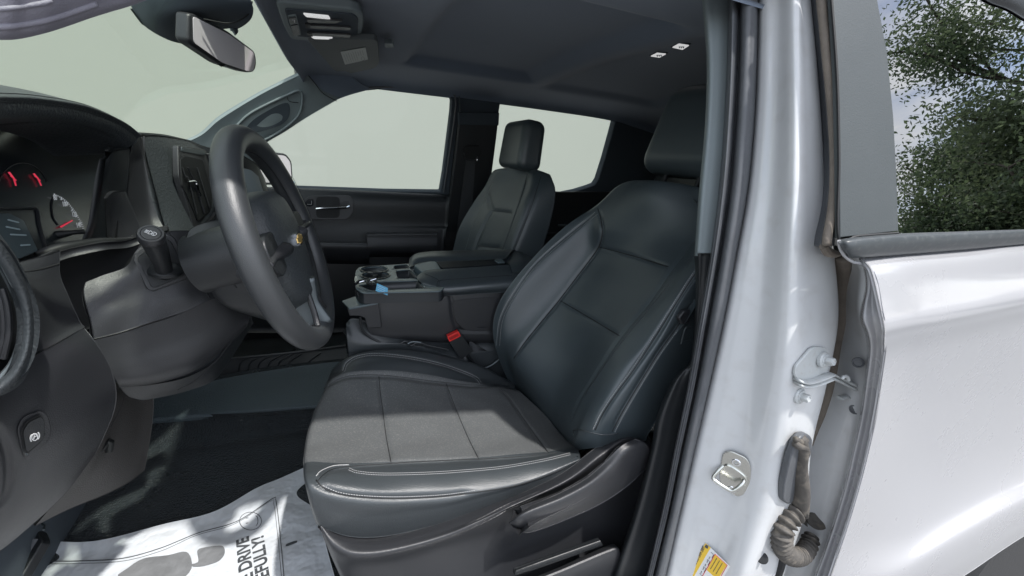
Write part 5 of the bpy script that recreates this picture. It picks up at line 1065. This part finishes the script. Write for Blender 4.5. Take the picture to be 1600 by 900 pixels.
mb = MB(); mb.tube([PP(AP, a, b, -.001) for a, b in [(1299, -20), (1309, 120), (1312, 250), (1312, 372), (1340, 369), (1404, 364)]], .0022, BLACK, 6, 60); mb.build('applique_gasket', ap)
AG = (AP[0]-AP[1]*.006, AP[1])
plate([(1360, -60), (1395, 380), (1470, 378), (1760, 365), (1760, 60), (1640, -20), (1560, -60)], AG, .004, PRIVACY).build('rear_window_glass', rdo)
fr_ = [[PP(AP, *q, h) for q in pts] for pts, h in (([(1290, -130), (1400, -110), (1500, -40), (1546, -2), (1580, 12), (1610, 30), (1700, 84), (1780, 130)], -.004), ([(1292, -150), (1404, -125), (1510, -50), (1556, -12), (1588, 0), (1620, 16), (1710, 66), (1790, 112)], .004), ([(1294, -190), (1410, -170), (1540, -90), (1590, -50), (1630, -30), (1670, -6), (1740, 30), (1800, 60)], .004))]
mb = MB(); mb.slab(Patch(fr_, 40, 20), PLASTB, .01); mb.build('window_frame', rdo, sharp=False)
bm_ = [[P(*q) for q in r] for r in [
 [(1312, 374, -.944), (1335, 371, -.948), (1405, 365, -.948), (1500, 361, -.948), (1600, 356, -.948), (1760, 348, -.948)],
 [(1311, 376, -.958), (1336, 373, -.966), (1405, 367.5, -.966), (1500, 363.5, -.966), (1600, 359, -.966), (1760, 350, -.966)],
 [(1312, 382, -.962), (1337, 380, -.972), (1406, 374, -.972), (1500, 369, -.972), (1600, 363, -.972), (1760, 354, -.972)],
 [(1317, 392, -.962), (1336, 392, -.972), (1406, 386, -.972), (1500, 380, -.972), (1600, 373, -.972), (1760, 362, -.972)],
 [(1326, 401, -.955), (1336, 402.5, -.965), (1406, 397.5, -.965), (1500, 390, -.965), (1600, 381.5, -.965), (1760, 369, -.965)],
 [(1328, 401, -.945), (1338, 402.5, -.950), (1406, 397.5, -.950), (1500, 390, -.950), (1600, 381.5, -.950), (1760, 369, -.950)]]]
mb = MB(); mb.slab(Patch(bm_, 80, 40), BELTM, .003); mb.build('belt_molding', rdo, sharp=False)
mb = MB(); mb.tube([P(a, b, -.958) for a, b in [(1311, 376), (1313, 388), (1320, 400), (1332, 409), (1345, 412), (1356, 421)]], .0022, PAINT, 8, 30); mb.build('sheet_corner', rdo)
# check strap with bolts
CK = plane(bpp.on(1262, 545), bpp.on(1285, 560), bpp.on(1245, 600))
ck = rplate([(1236, 585), (1238, 570), (1262, 543), (1270, 540), (1286, 541), (1289, 552), (1289, 575), (1282, 590), (1255, 592), (1243, 594)], CK, .005, DULL, 6, lift=.006).build('check_strap', T, bevel=.0015, label='painted check strap bolted between pillar and rear door')
for k, dz in enumerate((0, .008)):
    mb = MB(); pts = [PP(CK, a, b+k*6, .010) for a, b in [(1237, 590), (1250, 593), (1268, 589), (1285, 582)]]+[P(1300, 585+k*6, -.925), P(1318, 593+k*6, -.92), P(1334, 601+k*6, -.925)]
    mb.tube(pts, .0080, DULL, 10, 50, flat=.36, upv=V3(0, 0, 1)); mb.build('strap_arm', ck, sharp=False)
mb = MB(); mb.tube([P(a, b, -.915) for a, b in [(1311, 622), (1320, 620), (1334, 623), (1336, 628)]], .006, DULL, 10, 16, flat=.5); mb.build('strap_hook', ck)
mb = MB(); mb.tube([P(a, b, -.935) for a, b in [(1316, 592), (1319, 588), (1324, 589), (1326, 594)]], .003, DULL, 8, 12); mb.build('strap_rivet', ck)
for a, b, Y in ((1278, 559, 0), (1248, 618, 0), (1341, 567, -.935), (1336, 640, -.93)):
    c = bpp.on(a, b, .010 if b < 600 else .002) if not Y else P(a, b, Y)
    ax_ = bpp.N[60, 80] if not Y else V3(-.85, -.5, .1); ax_ = ax_/np.linalg.norm(ax_); mb = MB()
    if not Y:
        mb.lathe(c, ax_, [(.0135, -.004), (.0135, .001), (.012, .002), (.0105, .003), (.0105, .004), (.010, .0045), (0, .0045)], DULL, 28)
        mb.lathe(c+ax_*.004, ax_, [(.0072, 0), (.0072, .009), (.0062, .011), (.0045, .0112), (.004, .0100), (0, .0100)], DULL, 6)
    else: mb.lathe(c, ax_, [(.009, -.004), (.009, .001), (.007, .0015), (.006, -.001), (0, -.001)], RUBBER, 20)
    mb.build('hinge_bolt', ck)
# wiring boot
bo = rplate([(1232, 684), (1240, 674), (1250, 671), (1257, 678), (1256, 700), (1240, 740), (1228, 776), (1221, 781), (1211, 775), (1213, 750), (1222, 710)], plane(bpp.on(1215, 740), bpp.on(1235, 690), P(1250, 700, -.925)), .012, RUBBER, 8, lift=.014).build('wiring_boot', T, bevel=.003, label='dusty corrugated rubber wiring boot in the door gap')
mb = MB(); mb.tube([P(a, b, -.94) for a, b in [(1250, 682), (1251, 700), (1249, 735), (1250, 765), (1247, 795)]], [.010, .014, .013, .015, .017, .018, .019], BOOTM, 18, 50, flat=.8)
mb.tube([P(a, b, -.948) for a, b in [(1243, 694), (1250, 698), (1258, 700), (1260, 708)]], .006, BOOTM, 10, 12); mb.tube([P(a, b, -.945) for a, b in [(1243, 686), (1250, 690), (1260, 688)]], .005, BOOTM, 10, 12); mb.build('boot_sleeve', bo, sharp=False)
pth = cr([P(a, b, Y) for a, b, Y in [(1247, 794, -.94), (1232, 812, -.945), (1222, 832, -.948), (1222, 853, -.948), (1234, 868, -.945), (1251, 868, -.94), (1262, 855, -.93), (1268, 838, -.92)]], 320)
rad = [.0170+.0036*math.sin(k/190*2*math.pi*24)-.003*(k/190) for k in np.linspace(0, 190, 320)]
mb = MB(); mb.tube(pth, 1, BOOTM, 20); o_ = len(mb.v)
mb = MB(); mb.tube(pth, rad, BOOTM, 20); mb.build('corrugated_hose', bo, sharp=False)
mb = MB(); mb.lathe(P(1276, 808, -.905), V3(-.8, -.55, .2), [(.030, -.004), (.032, .004), (.028, .008), (.022, .009), (.018, .02), (0, .022)], BOOTM, 30); mb.build('hose_grommet', bo)
mb = MB(); mb.tube([P(a, b, -.94) for a, b in [(1222, 870), (1218, 885), (1212, 905)]], .009, BLACK, 10, 12); mb.build('cable_tail', bo)
# back of the body side so that no daylight leaks past the rear door; sill
mb = MB(); mb.prism([(.36, -.80, .05), (1.55, -.80, .05), (1.55, -.80, .78), (.36, -.80, .78)], (0, .02, 0), BLACK); mb.build('door_inner_panel', rdo)
mb = MB(); mb.prism([(.345, -.80, .77), (.66, -.80, .77), (.66, -.695, 1.215), (.345, -.695, 1.215)], (0, .015, 0), BLACK); mb.build('leak_shield', rdo)  # unseen panel added to block a sun leak behind the pillar
mb = MB(); mb.prism([(-.80, -.80, -.16), (.42, -.80, -.16), (.42, -.80, -.005), (-.80, -.80, -.005)], (0, -.10, 0), PAINTJ); mb.build('door_sill', T, bevel=.02)
mb = MB(); mb.prism([(.62, -.72, 1.10), (1.55, -.72, 1.10), (1.55, -.74, 1.24), (.62, -.74, 1.24)], (0, -.05, 0), PAINT); mb.prism([(.14, -.70, 1.205), (.64, -.70, 1.205), (.64, -.70, 1.25), (.14, -.70, 1.25)], (0, -.09, 0), PAINT); mb.build('roof_rail', T, bevel=.012)  # second, unseen piece added to stop a sun leak above the pillar
mb = MB(); mb.box((-1.06, -.80, .34), (.30, .14, 1.0), PAINTJ); mb.build('hinge_pillar', T, bevel=.02)
mb = MB(); mb.box((-1.75, -.83, .22), (1.1, .24, 1.1), PAINT); mb.build('front_fender', T, bevel=.08)
mb = MB(); mb.box((-1.75, 0, .60), (1.1, 1.5, .30), PAINT); mb.build('engine_hood', T, bevel=.08)
# rear wheel behind the door's lower corner
wcx = V3(1.74, -.86, -.35); mb = MB(); mb.lathe(wcx-V3(0, .13, 0), (0, 1, 0), [(.24, 0), (.37, .0), (.395, .03), (.40, .06), (.40, .2), (.395, .23), (.37, .26), (.24, .26)], TYRE, 72); rw = mb.build('rear_wheel', T, label='black rear tire showing below the door')
mb = MB(); mb.lathe(wcx-V3(0, .125, 0), (0, 1, 0), [(.0, .02), (.08, .01), (.10, .05), (.21, .06), (.235, .0), (.24, .0)], SATIN, 48); mb.build('rim', rw)
for k in range(36):
    pass
mb = MB(); mb.box((1.7, -.62, .0), (1.1, .3, .9), BLACK); mb.build('wheel_house', T)
# ================================================================== things of their own
pr0 = [[PZ(*q) for q in r] for r in [
 [(63, 845, .022), (150, 845, .022), (255, 819, .022), (335, 799, .022), (400, 763, .022), (436, 748, .022), (474, 731, .022)],
 [(50, 868, .012), (150, 866, .014), (262, 845, .018), (345, 820, .014), (412, 790, .018), (448, 775, .014), (486, 765, .012)],
 [(36, 890, .010), (140, 895, .014), (262, 878, .010), (352, 862, .014), (420, 832, .010), (460, 820, .012), (498, 805, .010)],
 [(20, 940, .010), (135, 945, .010), (265, 930, .012), (360, 910, .010), (432, 890, .012), (472, 878, .010), (512, 862, .010)],
 [(0, 1010, .010), (130, 1020, .010), (270, 1010, .010), (370, 1000, .010), (450, 980, .010), (495, 970, .010), (540, 960, .010)]]]
ppt = Patch(pr0, 120, 100); mb = MB(); mb.slab(ppt, PAPER, .0015); pm = tag(mb.build('paper_floor_mat', sharp=False), 'white printed paper mat with footprint lying on the cab floor', 'floor mat')
mb = MB(); bl = [(44, 905), (52, 884), (62, 878), (120, 877), (190, 873), (250, 857), (310, 833), (370, 815), (425, 780), (431, 783), (436, 820), (444, 905)]
mb.tube(ppt.path(bl, 160, .0008), .0011, INK, 5, flat=.3); mb.tube(ppt.path([(a+(2 if a < 300 else -3.5), b+4) for a, b in bl], 160, .0008), .0005, INK, 5); mb.build('printed_border', pm, sharp=False)
def fp_poly(pts, m, mb, n=40, lift=.0012):
    q = cr([ppt.on(a, b, lift) for a, b in pts], n, True); mb.prism(q, (0, 0, -.0004), m)
mb = MB(); fp_poly([(185, 905), (200, 888), (225, 873), (262, 868), (292, 863), (300, 886), (285, 905), (250, 925)], INKG, mb); mb.build('printed_footprint', pm)
mb = MB(); fp_poly([(309, 860), (325, 855), (345, 853), (351, 858), (350, 868), (340, 878), (318, 885), (302, 886), (300, 882), (310, 878)], INKG, mb); mb.build('printed_heel', pm)
mb = MB(); mb.tube([ppt.on(391.5+17*math.cos(t), 814.5+14*math.sin(t), .0008) for t in np.linspace(0, 6.28, 33)], .0007, INK, 5)
mb.tube([ppt.on(399+4*math.cos(t), 814+8*math.sin(t), .0008) for t in np.linspace(-1.4, 1.4, 12)], .0007, INK, 5)
for b in (810, 818): mb.tube([ppt.on(384, b, .0008), ppt.on(388, b-.6, .0008)], .0008, INK, 5)
mb.build('printed_smiley', pm)
td = ppt.on(377, 842, .001)-ppt.on(382, 895, .001); tu = ppt.on(370, 870, .001)-ppt.on(395, 866, .001)
text('printed_words', 'PLEASE DRIVE', ppt.on(388, 838, .0012), td, tu, .034, INK, pm, .0011, .0003, 'RIGHT', drape=ppt)
text('printed_words', 'CAREFULLY!', ppt.on(411, 836, .0012), td, tu, .034, INK, pm, .0011, .0003, 'RIGHT', drape=ppt)
mb = MB(); fp_poly([(447, 851), (463, 845), (464, 848), (448, 854)], INK, mb, 12); mb.build('printed_mark', pm)
# key with blue tag on the console tray
key = empty('car_key', PP(TP, 575, 447, .01)); tag(key, 'black and chrome car key with blue paper tag on the console tray', 'key')
def kp_(a, b, h): return PP(TP, a, b, h)
mb = MB(); mb.tube([kp_(556, 449, .010), kp_(562, 446, .012), kp_(575, 446.5, .014), kp_(582, 450, .010)], [.0045, .0065, .006, .005], GLOSSB, 12, 20, flat=.7); mb.build('key_head', key)
mb = MB(); mb.tube([kp_(556.5+1.5*math.cos(t), 443+5*math.sin(t), .012) for t in np.linspace(0, 6.28, 20)], .0012, CHROME, 6); mb.build('key_ring', key)
mb = MB(); mb.tube([kp_(562, 449.5, .016), kp_(572, 449, .019), kp_(583, 452, .013)], .0022, CHROME, 8, 14); mb.tube([kp_(578, 447, .016), kp_(588, 446, .020)], .0016, CHROME, 8); mb.build('key_blade', key)
mb = MB(); mb.tube([kp_(574, 449, .012), kp_(582, 452, .012), kp_(590, 450, .014), kp_(586, 446, .014)], .0040, BLACK, 8, 20, flat=.6); mb.build('key_strap', key)
tgp = plane(P(588, 443, -.165), P(604, 450, -.172), P(604, 461, -.180))
kt = rplate([(589, 442.5), (606, 450), (605.5, 461.5), (587, 454.5)], tgp, .0012, BLUE, .6).build('key_tag', key)
mb = MB()
for k in range(3): mb.tube([PP(tgp, 590+k*.0, 446+k*3, .0012), PP(tgp, 602, 451.5+k*3-.3, .0012)], .0004, LABELW, 4)
mb.build('tag_writing', kt)
# trees mirrored in the rear door glass
LEAF = []
for n_l, c_l in (('dark', (.085, .12, .078)), ('mid', (.12, .16, .10)), ('light', (.16, .20, .13))):
    m_ = mat('oak_leaf_'+n_l, c_l, .55, spec=.2); nn_, ll_ = m_.node_tree.nodes, m_.node_tree.links
    tl = nn_.new('ShaderNodeBsdfTranslucent'); tl.inputs[0].default_value = (c_l[0]*1.3, c_l[1]*1.35, c_l[2]*1.1, 1); mx_ = nn_.new('ShaderNodeMixShader'); mx_.inputs[0].default_value = .45
    ll_.new(nn_['Principled BSDF'].outputs[0], mx_.inputs[1]); ll_.new(tl.outputs[0], mx_.inputs[2]); ll_.new(mx_.outputs[0], nn_['Material Output'].inputs[0]); LEAF.append(m_)
BARK = mat('bark', (.10, .085, .07), .85, bump=1, bscale=20)
def tree(name, loc, H, R, n, seed, label, cx=(0, 0), sz=.10):
    rg = np.random.RandomState(seed); t = empty(name, loc); tag(t, label, 'tree', 'trees behind the photographer mirrored in the rear window')
    t_, br, tips = MB(), [], []
    def grow(p, d, L, r, lv):
        q = [p]; dd = d
        for k in range(4):
            dd = dd+rg.normal(0, .16, 3); dd /= np.linalg.norm(dd); q.append(q[-1]+dd*L/4)
        t_.tube(q, [r, r*.6], BARK, 6 if lv else 10)
        if lv >= 3: tips.extend(q[2:]); return
        for k in range(5 if lv else 7):
            s = q[1+int(rg.randint(1 if lv else 2, 4))]; e = rg.normal(0, 1, 3); e[2] = abs(e[2])*.4; e /= np.linalg.norm(e); e = e*.8+dd*.5; e /= np.linalg.norm(e)
            grow(s, e, L*(rg.uniform(1.2, 1.8) if lv == 0 else rg.uniform(.5, .72)), r*.5, lv+1)
    L0 = np.array(loc, float); grow(L0, V3(0, 0, 1), H*.20, H*.020, 0)
    t_.build('trunk', t, sharp=False)
    tips = np.array(tips); k = rg.randint(0, len(tips), n); c = tips[k]+rg.normal(0, R*.085, (n, 3))*[1, 1, .8]
    u = rg.normal(0, 1, (n, 3)); u /= np.linalg.norm(u, axis=1, keepdims=True); w = rg.normal(0, 1, (n, 3)); w = np.cross(u, w); w /= np.linalg.norm(w, axis=1, keepdims=True); s = sz*rg.uniform(.5, 1.2, (n, 1))
    V = np.stack([c-u*s, c-w*s*.45, c+u*s, c+w*s*.45], 1).reshape(-1, 3)
    me = bpy.data.meshes.new('crown'); me.vertices.add(4*n); me.vertices.foreach_set('co', V.ravel()); me.loops.add(4*n); me.loops.foreach_set('vertex_index', np.arange(4*n)); me.polygons.add(n); me.polygons.foreach_set('loop_start', np.arange(0, 4*n, 4)); me.polygons.foreach_set('loop_total', np.full(n, 4))
    for m in LEAF: me.materials.append(m)
    clump = (np.sin(c[:, 0]*1.7+seed)+np.sin(c[:, 1]*1.9)+np.sin(c[:, 2]*1.5)+rg.normal(0, .7, n)); me.polygons.foreach_set('material_index', np.digitize(clump, [-.5, 1.0]).astype(int)); me.update(calc_edges=True); me.validate()
    o = bpy.data.objects.new('crown', me); COL.objects.link(o); o.parent = t; o.matrix_parent_inverse = t.matrix_basis.inverted(); return t
tree('oak_tree', (18.5, -3.0, -.75), 17, 5.0, 170000, 4, 'tall spreading green oak filling the right of the rear window reflection', sz=.075)
tree('oak_tree', (16, -8.2, -.75), 9, 2.8, 50000, 9, 'lower dark tree at the left foot of the reflection in the rear window', sz=.07)
tree('oak_tree', (15, -4.6, -.75), 8.5, 2.8, 50000, 12, 'rounded low tree in front of the tall oak, along the sill of the mirrored window', sz=.07)
